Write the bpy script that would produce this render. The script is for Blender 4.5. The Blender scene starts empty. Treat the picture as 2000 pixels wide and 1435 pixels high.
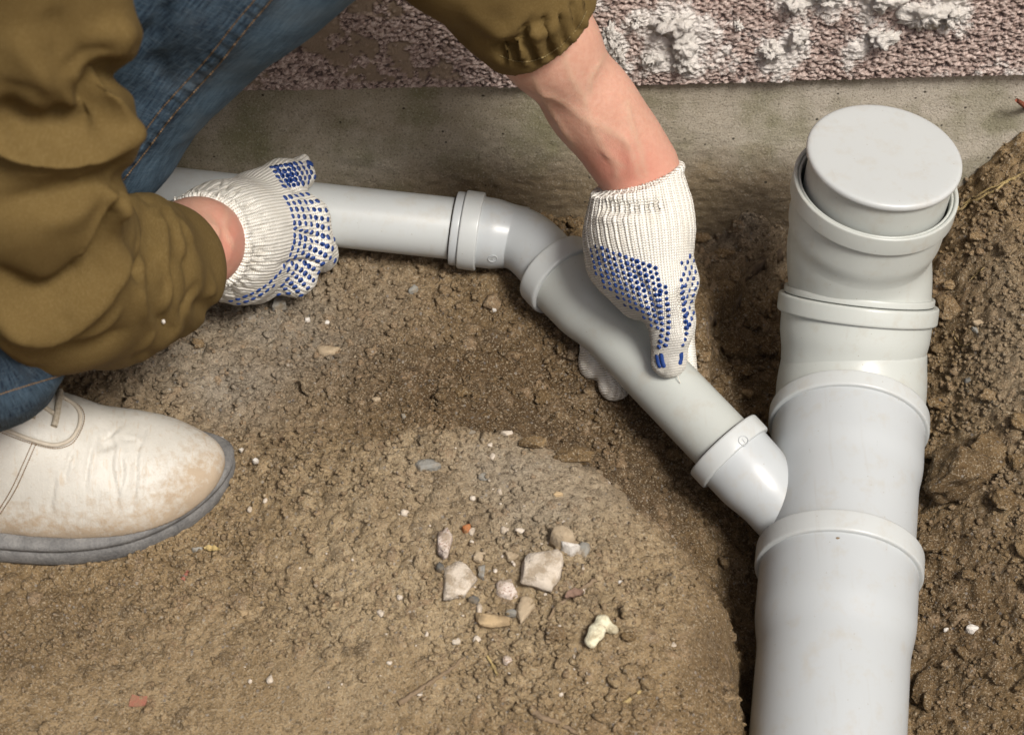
import bpy, bmesh, math, random
import numpy as np
from mathutils import Vector, Matrix
from mathutils.bvhtree import BVHTree
SC = bpy.context.scene
COL = SC.collection
R = math.radians
random.seed(7)

# ------------------------------------------------------------------ camera, sky, sun, exposure
CAM_Z, PITCH, FPX = 1.30, R(47.0), 4500.0          # standing photographer, long lens
cam_d = bpy.data.cameras.new('camera'); cam = bpy.data.objects.new('camera', cam_d); COL.objects.link(cam)
cam.location = (0, 0, CAM_Z); cam.rotation_euler = (R(90) - PITCH, 0, 0)
cam_d.sensor_width = 36.0; cam_d.lens = FPX / 2000.0 * 36.0
cam_d.clip_start = 0.05; cam_d.clip_end = 200.0
cam_d.dof.use_dof = True; cam_d.dof.focus_distance = 1.76; cam_d.dof.aperture_fstop = 11.0
SC.camera = cam
SUN_EL, SUN_AZ = R(56.0), R(143.0)                 # azimuth clockwise from +Y (the wall side)
world = bpy.data.worlds.new('World'); SC.world = world; world.use_nodes = True
wn = world.node_tree.nodes; wl = world.node_tree.links
sky = wn.new('ShaderNodeTexSky'); sky.sky_type = 'NISHITA'; sky.sun_disc = False
sky.sun_elevation = SUN_EL; sky.sun_rotation = SUN_AZ
sky.air_density = 0.8; sky.dust_density = 6.0; sky.ozone_density = 0.2
bg = wn['Background']; bg.inputs['Strength'].default_value = 0.062
wl.new(sky.outputs[0], bg.inputs['Color'])
sun_d = bpy.data.lights.new('sun', 'SUN'); sun = bpy.data.objects.new('sun', sun_d); COL.objects.link(sun)
sun_d.energy = 2.75; sun_d.angle = R(16.0); sun_d.color = (1.0, 0.96, 0.90)
sdir = Vector((math.sin(SUN_AZ) * math.cos(SUN_EL), math.cos(SUN_AZ) * math.cos(SUN_EL), math.sin(SUN_EL)))
sun.rotation_euler = sdir.to_track_quat('Z', 'Y').to_euler(); sun.location = sdir * 6
SC.view_settings.view_transform = 'Standard'; SC.view_settings.look = 'None'
SC.view_settings.gamma = 1.0; SC.view_settings.exposure = 0.5
SC.view_settings.use_curve_mapping = False
SC.render.engine = 'CYCLES'
SC.cycles.use_denoising = True
SC.cycles.denoising_prefilter = 'ACCURATE'
SC.cycles.use_adaptive_sampling = False
SC.cycles.max_bounces = 6

# ------------------------------------------------------------------ survey helpers
CF = np.array([0, math.cos(PITCH), -math.sin(PITCH)]); CU = np.array([0, math.sin(PITCH), math.cos(PITCH)])
CR = np.array([1.0, 0, 0]); CP = np.array([0, 0, CAM_Z])
def ray(u, v):
    return CF + CR * ((u - 1000.0) / FPX) + CU * ((717.5 - v) / FPX)
def at(u, v, z=0.0):
    d = ray(u, v); return CP + d * ((z - CAM_Z) / d[2])
def aty(u, v, y):
    d = ray(u, v); return CP + d * (y / d[1])
def proj(P):
    Q = np.asarray(P, float) - CP
    dep = Q @ CF
    return 1000 + FPX * (Q @ CR) / dep, 717.5 - FPX * (Q @ CU) / dep, dep

# ------------------------------------------------------------------ numpy noise
def _tab(seed):
    return np.random.RandomState(seed).rand(64, 64, 64).astype(np.float32)
_T = _tab(11)
def vnoise3(P, s):
    Q = np.asarray(P, np.float32) / s + 100.0
    i = np.floor(Q).astype(np.int32); f = Q - i; f = f * f * (3 - 2 * f); i &= 63; j = (i + 1) & 63
    x0, y0, z0 = i[:, 0], i[:, 1], i[:, 2]; x1, y1, z1 = j[:, 0], j[:, 1], j[:, 2]
    fx, fy, fz = f[:, 0], f[:, 1], f[:, 2]
    a = _T[x0, y0, z0] * (1 - fx) + _T[x1, y0, z0] * fx; b = _T[x0, y1, z0] * (1 - fx) + _T[x1, y1, z0] * fx
    c = _T[x0, y0, z1] * (1 - fx) + _T[x1, y0, z1] * fx; d = _T[x0, y1, z1] * (1 - fx) + _T[x1, y1, z1] * fx
    return (a * (1 - fy) + b * fy) * (1 - fz) + (c * (1 - fy) + d * fy) * fz - 0.5
def fbm3(P, s, octv=4, g=0.5):
    P = np.asarray(P, np.float32); r = 0; a = 1.0
    for k in range(octv):
        r = r + a * vnoise3(P + 3.7 * k, s / 2 ** k); a *= g
    return r
def sstep(a, b, x):
    t = np.clip((x - a) / (b - a), 0, 1); return t * t * (3 - 2 * t)

# ------------------------------------------------------------------ object helpers
def tag(o, label=None, cat=None, group=None, kind=None):
    if label: o['label'] = label
    if cat: o['category'] = cat
    if group: o['group'] = group
    if kind: o['kind'] = kind
    return o
def empty(name, loc=(0, 0, 0)):
    o = bpy.data.objects.new(name, None); COL.objects.link(o); o.location = loc; o.empty_display_size = 0.02
    return o
def wloc(o):
    if o.parent is None: return o.location.copy()
    return wloc(o.parent) + o.matrix_parent_inverse.translation + o.location
def link_mesh(name, me, mat, parent=None, smooth=True):
    if mat is not None: me.materials.append(mat)
    if smooth and len(me.polygons): me.polygons.foreach_set('use_smooth', np.ones(len(me.polygons), bool))
    o = bpy.data.objects.new(name, me); COL.objects.link(o)
    if parent is not None:
        o.parent = parent
        o.matrix_parent_inverse = Matrix.Translation(-wloc(parent))
    return o
def np_mesh(name, V, F, attrs=None):
    """V (n,3), F (m,k) numpy -> mesh, fast path"""
    me = bpy.data.meshes.new(name); V = np.asarray(V, np.float32); F = np.asarray(F, np.int32); k = F.shape[1]
    me.vertices.add(len(V)); me.vertices.foreach_set('co', V.ravel())
    me.loops.add(F.size); me.loops.foreach_set('vertex_index', F.ravel())
    me.polygons.add(len(F)); me.polygons.foreach_set('loop_start', np.arange(0, F.size, k, dtype=np.int32))
    me.update(calc_edges=True); me.validate()
    for nm, arr in (attrs or {}).items():
        arr = np.asarray(arr, np.float32)
        if arr.ndim == 1:
            a = me.attributes.new(nm, 'FLOAT', 'POINT'); a.data.foreach_set('value', arr)
        else:
            a = me.attributes.new(nm, 'FLOAT_VECTOR', 'POINT'); a.data.foreach_set('vector', arr.ravel())
    return me
def grid_faces(nu, nv, wrap_v=False):
    i = np.arange(nu - 1)[:, None]; j = np.arange(nv if wrap_v else nv - 1)[None, :]
    j2 = (j + 1) % nv
    return np.stack([i * nv + j, (i + 1) * nv + j, (i + 1) * nv + j2, i * nv + j2], -1).reshape(-1, 4)
def norm(v):
    v = np.asarray(v, float); return v / (np.linalg.norm(v, axis=-1, keepdims=True) + 1e-12)
def vnormals(V, F):
    a = V[F[:, 1]] - V[F[:, 0]]; b = V[F[:, 2]] - V[F[:, 0]]; n = np.cross(a, b)
    if F.shape[1] == 4:
        n = n + np.cross(V[F[:, 2]] - V[F[:, 0]], V[F[:, 3]] - V[F[:, 0]])
    N = np.zeros_like(V)
    for k in range(F.shape[1]):
        for c in range(3): N[:, c] += np.bincount(F[:, k], n[:, c], len(V))
    return norm(N)
def frames(path):
    """parallel transport frames for a polyline"""
    P = np.asarray(path, float); T = norm(np.gradient(P, axis=0))
    n = np.cross(T[0], [0, 0, 1]);
    if np.linalg.norm(n) < 1e-3: n = np.cross(T[0], [1, 0, 0])
    n = norm(n); Ns = []
    for t in T:
        n = norm(n - t * (n @ t)); Ns.append(n)
    Ns = np.array(Ns); return P, T, Ns, np.cross(T, Ns)
def tube(path, radii, seg=48, cap=True, sq=(1, 1)):
    P, T, Nn, B = frames(path); r = np.broadcast_to(np.asarray(radii, float), (len(P),))
    a = np.linspace(0, 2 * np.pi, seg, endpoint=False)
    V = P[:, None] + r[:, None, None] * (np.cos(a)[None, :, None] * Nn[:, None] * sq[0] + np.sin(a)[None, :, None] * B[:, None] * sq[1])
    V = V.reshape(-1, 3); F = grid_faces(len(P), seg, True)[:, ::-1]
    if cap:
        n = len(V); V = np.vstack([V, P[0], P[-1]]); k = np.arange(seg); k2 = (k + 1) % seg; o = (len(P) - 1) * seg
        c1 = np.stack([np.full(seg, n), k, k2, k2], 1); c2 = np.stack([np.full(seg, n + 1), o + k2, o + k, o + k], 1)
        # degenerate quads are turned into triangles through polygons built separately
        return V, F, np.vstack([c1[:, :3], c2[:, :3]])
    return V, F, np.zeros((0, 3), int)
def mixed_mesh(name, V, Q, T):
    me = bpy.data.meshes.new(name)
    me.from_pydata([tuple(p) for p in V], [], [tuple(int(x) for x in f) for f in Q] + [tuple(int(x) for x in f) for f in T])
    me.update(); return me
def tube_obj(name, path, radii, mat, parent=None, seg=48, cap=True, sq=(1, 1)):
    V, Q, T = tube(path, radii, seg, cap, sq)
    return link_mesh(name, mixed_mesh(name, V, Q, T), mat, parent)
def catmull(P, n=12):
    P = np.asarray(P, float); Q = np.vstack([2 * P[0] - P[1], P, 2 * P[-1] - P[-2]]); out = []
    for i in range(1, len(Q) - 2):
        t = np.linspace(0, 1, n, endpoint=False)[:, None]
        a, b, c, d = Q[i - 1], Q[i], Q[i + 1], Q[i + 2]
        out.append(0.5 * (2 * b + (c - a) * t + (2 * a - 5 * b + 4 * c - d) * t ** 2 + (3 * b - a - 3 * c + d) * t ** 3))
    return np.vstack(out + [P[-1:]])

# ------------------------------------------------------------------ signed-distance modelling
def rcone(P, a, b, r1, r2):
    a = np.asarray(a, np.float32); b = np.asarray(b, np.float32); ba = b - a; l2 = float(ba @ ba)
    pa = P - a; t = np.clip(pa @ ba / l2, 0, 1)
    return np.linalg.norm(pa - t[:, None] * ba, axis=1) - (r1 + (r2 - r1) * t)
def ellips(P, c, ax, rad):
    """ax: rows = local axes"""
    q = (P - np.asarray(c, np.float32)) @ np.asarray(ax, np.float32).T; rad = np.asarray(rad, np.float32)
    k0 = np.linalg.norm(q / rad, axis=1); k1 = np.linalg.norm(q / rad ** 2, axis=1)
    return k0 * (k0 - 1) / (k1 + 1e-9)
def smin(a, b, k):
    h = np.maximum(k - np.abs(a - b), 0) / k; return np.minimum(a, b) - h * h * k * 0.25
def chain(P, pts, rad, k=0.006):
    d = None
    for i in range(len(pts) - 1):
        e = rcone(P, pts[i], pts[i + 1], rad[i], rad[i + 1]); d = e if d is None else smin(d, e, k)
    return d
def surface_nets(f, lo, hi, h):
    lo = np.asarray(lo, float); B = 8
    nb = np.ceil((np.asarray(hi) - lo) / (h * B)).astype(int); n = nb * B + 1
    bc = np.stack(np.meshgrid(*[np.arange(k) for k in nb], indexing='ij'), -1).reshape(-1, 3)
    cen = lo + (bc * B + B / 2) * h; dc = f(cen.astype(np.float32))
    D = np.repeat(np.repeat(np.repeat(dc.reshape(nb), B, 0), B, 1), B, 2).astype(np.float32)
    D = np.pad(D, ((0, 1), (0, 1), (0, 1)), mode='edge')
    act = bc[np.abs(dc) < h * B * 1.25]
    off = np.stack(np.meshgrid(*[np.arange(B + 1)] * 3, indexing='ij'), -1).reshape(-1, 3)
    for s in range(0, len(act), 1500):
        I = (act[s:s + 1500, None] * B + off[None]).reshape(-1, 3)
        D[I[:, 0], I[:, 1], I[:, 2]] = f((lo + I * h).astype(np.float32))
    S = D < 0
    cs = np.zeros(np.array(S.shape) - 1, np.uint8)
    C = [(i, j, k) for i in (0, 1) for j in (0, 1) for k in (0, 1)]
    for i, j, k in C: cs += S[i:i + cs.shape[0], j:j + cs.shape[1], k:k + cs.shape[2]]
    cell = np.argwhere((cs > 0) & (cs < 8)); vid = -np.ones(cs.shape, np.int32); vid[tuple(cell.T)] = np.arange(len(cell))
    val = np.stack([D[cell[:, 0] + i, cell[:, 1] + j, cell[:, 2] + k] for i, j, k in C], 1)
    acc = np.zeros((len(cell), 3)); cnt = np.zeros(len(cell))
    Ca = np.array(C, float)
    for a in range(8):
        for b in range(a + 1, 8):
            if np.abs(Ca[a] - Ca[b]).sum() != 1: continue
            va, vb = val[:, a], val[:, b]; m = (va < 0) != (vb < 0)
            t = va[m] / (va[m] - vb[m]); acc[m] += Ca[a] + t[:, None] * (Ca[b] - Ca[a]); cnt[m] += 1
    V = lo + (cell + acc / cnt[:, None]) * h
    Fs = []
    for ax in range(3):
        sl0 = [slice(None)] * 3; sl1 = [slice(None)] * 3; sl0[ax] = slice(0, -1); sl1[ax] = slice(1, None)
        s0 = S[tuple(sl0)]; s1 = S[tuple(sl1)]; e = np.argwhere(s0 != s1)
        o1, o2 = [(1, 2), (2, 0), (0, 1)][ax]
        ok = (e[:, o1] > 0) & (e[:, o2] > 0) & (e[:, o1] < cs.shape[o1]) & (e[:, o2] < cs.shape[o2]); e = e[ok]
        q = []
        for da, db in ((-1, -1), (0, -1), (0, 0), (-1, 0)):
            c = e.copy(); c[:, o1] += da; c[:, o2] += db; q.append(vid[tuple(c.T)])
        q = np.stack(q, 1); fl = ~s0[tuple(e.T)]; q[fl] = q[fl][:, ::-1]; Fs.append(q)
    F = np.vstack(Fs); F = F[(F >= 0).all(1)]
    return V, F
def relax(V, F, it=2, w=0.5):
    E = np.vstack([F[:, [0, 1]], F[:, [1, 2]], F[:, [2, 3]], F[:, [3, 0]]]); E = np.vstack([E, E[:, ::-1]])
    cnt = np.bincount(E[:, 0], minlength=len(V)) + 1e-9
    for _ in range(it):
        A = np.stack([np.bincount(E[:, 0], V[E[:, 1], c], len(V)) for c in range(3)], 1) / cnt[:, None]
        V = V + w * (A - V)
    return V
def seg_dist(u, v, pts):
    """distance of points to a polyline in the survey picture and parameter 0..1 along it"""
    best = np.full(len(u), 1e9); par = np.zeros(len(u)); sgn = np.zeros(len(u)); pts = np.asarray(pts, float); n = len(pts) - 1
    for i in range(n):
        a, b = pts[i], pts[i + 1]; ba = b - a; l2 = ba @ ba
        t = np.clip(((u - a[0]) * ba[0] + (v - a[1]) * ba[1]) / l2, 0, 1)
        dx = u - a[0] - t * ba[0]; dy = v - a[1] - t * ba[1]; d = np.hypot(dx, dy); m = d < best
        best[m] = d[m]; par[m] = ((i + t) / n)[m]; sgn[m] = np.sign(dx * ba[1] - dy * ba[0])[m]
    return best, par, sgn
def sculpt(V, F, strokes, backcull=True):
    """each stroke: (polyline, half width px, height m, taper) raises or lowers the side of the form it was read on"""
    for st in strokes:
        pts, wid, amp = st[0], st[1], st[2]; tap = st[3] if len(st) > 3 else 0.5
        N = vnormals(V, F); u, v, dep = proj(V)
        pl = catmull(np.array(pts, float), 8)
        d, t, s = seg_dist(u, v, pl)
        w = np.exp(-(np.abs(d) / wid) ** (st[4] if len(st) > 4 else 2.0))
        if tap: w *= np.clip(np.minimum(t, 1 - t) / tap * 2, 0.0, 1) ** 0.7 if tap < 2 else 1
        if backcull: w *= sstep(-0.05, 0.25, -(N @ CF))
        V = V + N * (amp * w)[:, None]
    return V
def bvh_of(objs):
    VV, FF, o = [], [], 0
    for ob in objs:
        me = ob.data; v = np.empty(len(me.vertices) * 3, np.float32); me.vertices.foreach_get('co', v); v = v.reshape(-1, 3)
        mw = ob.matrix_basis
        VV += [mw @ Vector(p) for p in v]; FF += [tuple(i + o for i in p.vertices) for p in me.polygons]; o += len(v)
    return BVHTree.FromPolygons(VV, FF)
def cast(bvh, u, v):
    d = Vector(ray(u, v)).normalized(); h = bvh.ray_cast(Vector(CP), d)
    return h[0], h[1]

# ------------------------------------------------------------------ material helper
class NT:
    def __init__(s, name):
        s.m = bpy.data.materials.new(name); s.m.use_nodes = True; s.t = s.m.node_tree; s.n = s.t.nodes; s.l = s.t.links
        s.b = s.n['Principled BSDF']
    def add(s, ty, **kw):
        x = s.n.new(ty)
        for k, v in kw.items():
            if k.startswith('i_'): x.inputs[k[2:].replace('_', ' ')].default_value = v
            else: setattr(x, k, v)
        return x
    def pos(s): return s.add('ShaderNodeNewGeometry').outputs['Position']
    def attr(s, nm, fac=True):
        a = s.add('ShaderNodeAttribute', attribute_name=nm); return a.outputs['Fac' if fac else 'Vector']
    def noise(s, scale, det=4, rough=0.55, vec=None, dist=0.0):
        x = s.add('ShaderNodeTexNoise'); x.inputs['Scale'].default_value = scale; x.inputs['Detail'].default_value = det
        x.inputs['Roughness'].default_value = rough; x.inputs['Distortion'].default_value = dist
        s.l.new(vec or s.pos(), x.inputs['Vector']); return x.outputs['Fac']
    def voro(s, scale, out='Distance', vec=None, feat='F1'):
        x = s.add('ShaderNodeTexVoronoi', feature=feat); x.inputs['Scale'].default_value = scale
        s.l.new(vec or s.pos(), x.inputs['Vector']); return x.outputs[out]
    def ramp(s, fac, stops):
        x = s.add('ShaderNodeValToRGB'); e = x.color_ramp.elements
        while len(e) < len(stops): e.new(0.5)
        for k, (p, c) in enumerate(stops):
            e[k].position = p; e[k].color = (c, c, c, 1) if isinstance(c, (int, float)) else (*c, 1)
        s.l.new(fac, x.inputs['Fac']); return x.outputs['Color']
    def mix(s, fac, a, b, mode='MIX'):
        x = s.add('ShaderNodeMix', data_type='RGBA', blend_type=mode)
        for sock, val in ((x.inputs[0], fac), (x.inputs[6], a), (x.inputs[7], b)):
            if isinstance(val, bpy.types.NodeSocket): s.l.new(val, sock)
            elif isinstance(val, (int, float)): sock.default_value = val
            else: sock.default_value = (*val, 1)
        return x.outputs[2]
    def math(s, op, a, b=0.0):
        x = s.add('ShaderNodeMath', operation=op)
        for i, v in enumerate((a, b)):
            if isinstance(v, bpy.types.NodeSocket): s.l.new(v, x.inputs[i])
            else: x.inputs[i].default_value = v
        return x.outputs[0]
    def bump(s, h, strength=0.5, dist=0.001, normal=None):
        x = s.add('ShaderNodeBump'); x.inputs['Strength'].default_value = strength; x.inputs['Distance'].default_value = dist
        s.l.new(h, x.inputs['Height'])
        if normal: s.l.new(normal, x.inputs['Normal'])
        return x.outputs['Normal']
    def done(s, color=None, rough=None, normal=None, **kw):
        for nm, v in (('Base Color', color), ('Roughness', rough), ('Normal', normal)):
            if v is None: continue
            if isinstance(v, bpy.types.NodeSocket): s.l.new(v, s.b.inputs[nm])
            else: s.b.inputs[nm].default_value = v if isinstance(v, (int, float)) else (*v, 1)
        for k, v in kw.items(): s.b.inputs[k.replace('_', ' ')].default_value = v
        return s.m
# ------------------------------------------------------------------ layout of the pipe runs (metres)
WALL_A = np.array([-0.158, 1.404]); WALL_K = 0.027          # wall face: y = a + k * (x - x0)
def wall_y(x): return WALL_A[1] + WALL_K * (x - WALL_A[0])
MA = at(1653, 900, -0.030); MB_ = at(1617, 1435, -0.060)    # main 110 mm line
MDIR = norm(MA - MB_)
def main_at(v):                                             # point on the main axis seen at height v
    lo, hi = -0.5, 0.6
    for _ in range(50):
        m = (lo + hi) / 2
        if proj(MA + MDIR * m)[1] > v: lo = m
        else: hi = m
    return MA + MDIR * lo
PL0, PL1 = at(-150, 334, 0.050), at(918, 450, 0.021)         # left 50 mm pipe axis
PB0, PB1 = at(1083, 527, 0.017), at(1412, 868, -0.008)       # descending 50 mm pipe axis

# ------------------------------------------------------------------ ground
CTRL = [(-300,1435,.0),(0,1435,.0),(300,1435,.0),(700,1435,.004),(1000,1435,.004),(1250,1435,-.004),(1400,1435,-.03),
 (-200,1150,0),(0,1150,-.005),(300,1130,-.004),(100,1110,-.006),(470,960,-.003),(700,1150,.008),(900,1050,.012),(1100,1100,.013),(1280,1200,.0),(1370,1330,-.012),
 (480,900,.0),(800,905,.010),(1000,905,.010),(1150,975,.002),(1290,1100,-.012),(1400,1230,-.024),(0,900,-.006),(200,900,-.006),
 (600,800,-.010),(1000,860,-.006),(1190,905,-.030),(1340,1050,-.062),(1455,1180,-.095),(1465,1400,-.10),(1600,1300,-.12),(1600,1000,-.10),
 (700,560,-.014),(500,640,-.004),(300,760,-.004),(900,580,-.020),(1000,660,-.024),(1150,790,-.038),(1300,940,-.052),(100,600,0),(-200,600,0),
 (300,400,.0),(600,430,-.008),(900,470,-.014),(1100,440,-.025),(1200,420,-.05),(1380,450,-.052),(1500,480,-.05),(1380,540,-.045),(1360,620,-.04),
 (1420,660,-.082),(1480,600,-.092),(1420,760,-.066),(1500,820,-.10),(1600,700,-.09),(1640,560,-.08),(1600,450,-.055),(1750,420,-.03),
 (1830,520,-.01),(1950,400,.04),(2000,290,.05),(2150,280,.07),(1890,360,.012),(1900,700,-.02),(2000,700,0),(2200,700,.02),(1850,900,-.05),(2000,950,-.025),
 (1840,1200,-.085),(2000,1200,-.06),(2200,1200,-.03),(1810,1400,-.105),(2000,1400,-.085),(2200,1400,-.05),(1750,700,-.07),(1740,900,-.09)]
CT = np.array([at(*c) for c in CTRL])
# keep the sheet under every pipe
def tps_fit(XY, Z, lam=1e-5):
    n = len(XY); d2 = ((XY[:, None] - XY[None]) ** 2).sum(-1); K = 0.5 * d2 * np.log(d2 + 1e-12); K += lam * np.eye(n)
    Pm = np.hstack([np.ones((n, 1)), XY]); A = np.block([[K, Pm], [Pm.T, np.zeros((3, 3))]])
    return np.linalg.solve(A, np.concatenate([Z, np.zeros(3)]))
CW = tps_fit(CT[:, :2], CT[:, 2], 3e-4)
def ground_base(x, y):
    z = CW[-3] + CW[-2] * x + CW[-1] * y
    for c, w in zip(CT, CW):
        d2 = (x - c[0]) ** 2 + (y - c[1]) ** 2; z = z + w * 0.5 * d2 * np.log(d2 + 1e-12)
    far = sstep(0.45, 0.75, np.abs(x)) + sstep(0.80, 0.6, y); far = np.clip(far, 0, 1)
    return z * (1 - far) + 0.0 * far
def seg_clear(x, y, a, b, r):
    """largest height the soil may have so that it does not swallow a pipe"""
    ba = (b - a)[:2]; t = np.clip(((x - a[0]) * ba[0] + (y - a[1]) * ba[1]) / (ba @ ba), 0, 1)
    d = np.hypot(x - a[0] - t * ba[0], y - a[1] - t * ba[1]); zc = a[2] + t * (b[2] - a[2])
    low = zc - np.sqrt(np.maximum(r * r - np.minimum(d, r) ** 2, 0))
    return np.where(d < r * 1.02, low, 9.0)
def spaced(lo, hi, h, ends):
    core = np.arange(lo, hi, h); a = []; s = h; p = lo
    while p > ends[0]: s *= 1.25; p -= s; a.append(p)
    b = []; s = h; p = core[-1]
    while p < ends[1]: s *= 1.25; p += s; b.append(p)
    return np.array(a[::-1] + list(core) + b)
GH, GY0 = 0.0014, 0.85
GX = spaced(-0.44, 0.47, GH, (-8, 8)); GY = spaced(GY0, 1.445, GH, (-8, 1.46))
X, Y = np.meshgrid(GX, GY, indexing='ij'); xf, yf = X.ravel(), Y.ravel()
Z = ground_base(xf, yf)
P3 = np.stack([xf, yf, np.zeros_like(xf)], 1)
gu, gv, _ = proj(np.stack([xf, yf, Z], 1))
# looseness: packed clay at the front left, crumbly everywhere else
def inpoly_soft(u, v, c, r, ang=0.0):
    ca, sa = math.cos(ang), math.sin(ang); du, dv = u - c[0], v - c[1]
    return np.exp(-(((du * ca + dv * sa) / r[0]) ** 2 + ((-du * sa + dv * ca) / r[1]) ** 2))
packed = np.clip(inpoly_soft(gu, gv, (250, 1400), (620, 300)) + 0.8 * inpoly_soft(gu, gv, (150, 1120), (420, 110)) + 0.75 * inpoly_soft(gu, gv, (1040, 985), (200, 80), R(18)) + inpoly_soft(gu, gv, (760, 1330), (260, 160)) + 0.9 * inpoly_soft(gu, gv, (1375, 1340), (70, 160)) + 0.8 * inpoly_soft(gu, gv, (1170, 1010), (60, 260), R(-52)), 0, 1)
packed *= 0.75 + 0.9 * fbm3(P3, 0.09, 2)
grayz = np.clip(1.3 * inpoly_soft(gu, gv, (480, 680), (280, 160), R(-15)) + 0.9 * inpoly_soft(gu, gv, (1440, 485), (110, 60)) + 0.95 * inpoly_soft(gu, gv, (1020, 1010), (200, 120)) + 0.55 * inpoly_soft(gu, gv, (1960, 720), (90, 260)), 0, 1)
msd0 = (lambda t_: t_[0] * t_[2])(seg_dist(gu, gv, [(380, 900), (800, 898), (1010, 898), (1190, 985), (1425, 1280), (1440, 1500)]))
moist_shade = np.clip(1.1 * inpoly_soft(gu, gv, (1200, 880), (360, 150), R(47)) * sstep(-15, 30, msd0) + 0.9 * inpoly_soft(gu, gv, (1440, 700), (90, 180)) + 0.9 * inpoly_soft(gu, gv, (1870, 1200), (150, 330)) + 1.0 * inpoly_soft(gu, gv, (880, 770), (330, 110), R(8)) * sstep(-5, 40, msd0)
                + 0.5 * inpoly_soft(gu, gv, (60, 1230), (260, 110)) + 0.8 * inpoly_soft(gu, gv, (1385, 1340), (55, 130)) + 0.5 * inpoly_soft(gu, gv, (1880, 560), (80, 120)), 0, 1)  # damp dark soil, plus trench shade put into the colour
ochre = np.clip(inpoly_soft(gu, gv, (800, 1180), (180, 90)) + 0.4 * inpoly_soft(gu, gv, (300, 1330), (300, 150)) + 0.7 * inpoly_soft(gu, gv, (1390, 1320), (40, 100)), 0, 1)
loose = 1 - packed
Zd = Z + 0.011 * fbm3(P3, 0.12, 3) * (0.4 + 0.6 * loose) + 0.0045 * fbm3(P3 + 5, 0.022, 4, 0.55) * (0.2 + 0.8 * loose) + 0.0016 * (np.abs(fbm3(P3 + 9, 0.009, 3, 0.65)) - 0.12) * (0.3 + 0.7 * loose) + 0.0026 * fbm3(P3 + 4, 0.0052, 2, 0.7) * (0.3 + 0.7 * loose)
# the dug mound in front, its crest and steep far side
MEDGE = catmull([(380, 900), (560, 893), (700, 896), (800, 898), (930, 892), (1010, 898), (1110, 935), (1190, 985), (1280, 1080), (1370, 1180), (1425, 1280), (1440, 1500)], 8)
md, mt, ms = seg_dist(gu, gv, MEDGE); msd = md * ms + 22 * fbm3(P3, 0.05, 3)
inm = sstep(28, -22, msd) * (1 - sstep(0, 900, -msd)) * sstep(380, 800, gu)
Zd += 0.036 * inm
Zd -= 0.024 * sstep(-10, 40, msd) * np.exp(-np.maximum(msd, 0) / 110) * sstep(900, 1250, gu)
dry = np.clip(sstep(30, -60, msd) * inpoly_soft(gu, gv, (960, 1110), (470, 270)) * 1.25 + 0.45 * inpoly_soft(gu, gv, (300, 1400), (500, 260)), 0, 1)
ld, lt, ls = seg_dist(gu, gv, catmull([(1600, 452), (1560, 472), (1492, 512), (1452, 545), (1448, 578), (1428, 602), (1398, 616), (1384, 640), (1386, 700)], 6)); lsd = ld * ls
Zd += 0.012 * sstep(6, -10, lsd) * np.exp(-ld / 70) - 0.022 * sstep(-4, 14, lsd) * np.exp(-ld / 60)
# step in front of the dug hollow and the little dark hole under a clod
dst, tt, sg = seg_dist(gu, gv, catmull([(800, 900), (930, 892), (1010, 898), (1110, 935), (1190, 985), (1280, 1080)], 6))
Zd += 0.006 * np.exp(-(dst / 16) ** 2) * (0.6 + 0.8 * fbm3(P3, 0.02, 2))
Zd -= 0.06 * inpoly_soft(gu, gv, (1080, 900), (24, 20)); 
# loose soil heaped unevenly against the plinth
Zd += 0.016 * np.exp(-np.maximum(wall_y(xf) - 0.008 - yf, 0) / 0.022) * np.clip(0.35 + 2.2 * fbm3(P3, 0.05, 4, 0.6), 0, 1.5) * sstep(1000, 1200, gu)
# crumbs pressed into the sheet, as real relief with their own tint
Zg = Zd.reshape(X.shape).copy(); Z0 = Zg.copy(); TI = (0.5 + 0.0 * Z).reshape(X.shape); LO = loose.reshape(X.shape)
rs = np.random.RandomState(3); i0x = np.searchsorted(GX, -0.44); i0y = np.searchsorted(GY, GY0)
NST = 34000
cx = rs.uniform(-0.43, 0.46, NST); cy = rs.uniform(0.86, 1.44, NST); cr = 0.0012 + 0.0065 * rs.rand(NST) ** 6
order = np.argsort(cr)[::-1]
for k in order:
    r = cr[k]; ix = i0x + (cx[k] + 0.44) / GH; iy = i0y + (cy[k] - GY0) / GH; w = int(r / GH * 1.5) + 1
    a0, a1, b0, b1 = int(ix) - w, int(ix) + w + 1, int(iy) - w, int(iy) + w + 1
    if a0 < 0 or b0 < 0 or a1 > X.shape[0] or b1 > X.shape[1]: continue
    lo = LO[int(ix), int(iy)]
    if rs.rand() > 0.16 + 0.84 * lo: continue
    xx = X[a0:a1, b0:b1] - cx[k]; yy = Y[a0:a1, b0:b1] - cy[k]; an = rs.rand() * 6.28; e = 0.65 + 0.6 * rs.rand()
    p = (xx * math.cos(an) + yy * math.sin(an)) * e; q = (-xx * math.sin(an) + yy * math.cos(an)) / e
    d = np.maximum(np.sqrt(p * p + q * q), 0.85 * np.abs(p * math.cos(an * 3) + q * math.sin(an * 3)) * 1.25) / r
    h = np.minimum(np.sqrt(np.maximum(1 - d * d, 0)), 0.8 + 0.35 * rs.rand() * p / r) * r * (0.45 + 0.45 * lo) - r * 0.15
    blk = Zg[a0:a1, b0:b1]; new = 0.5 * Z0[int(ix), int(iy)] + 0.5 * Z0[a0:a1, b0:b1] + h; m = (d < 1) & (new > blk)
    blk[m] = new[m]; TI[a0:a1, b0:b1][m] = rs.rand()
Zd = Zg.ravel()
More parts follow.
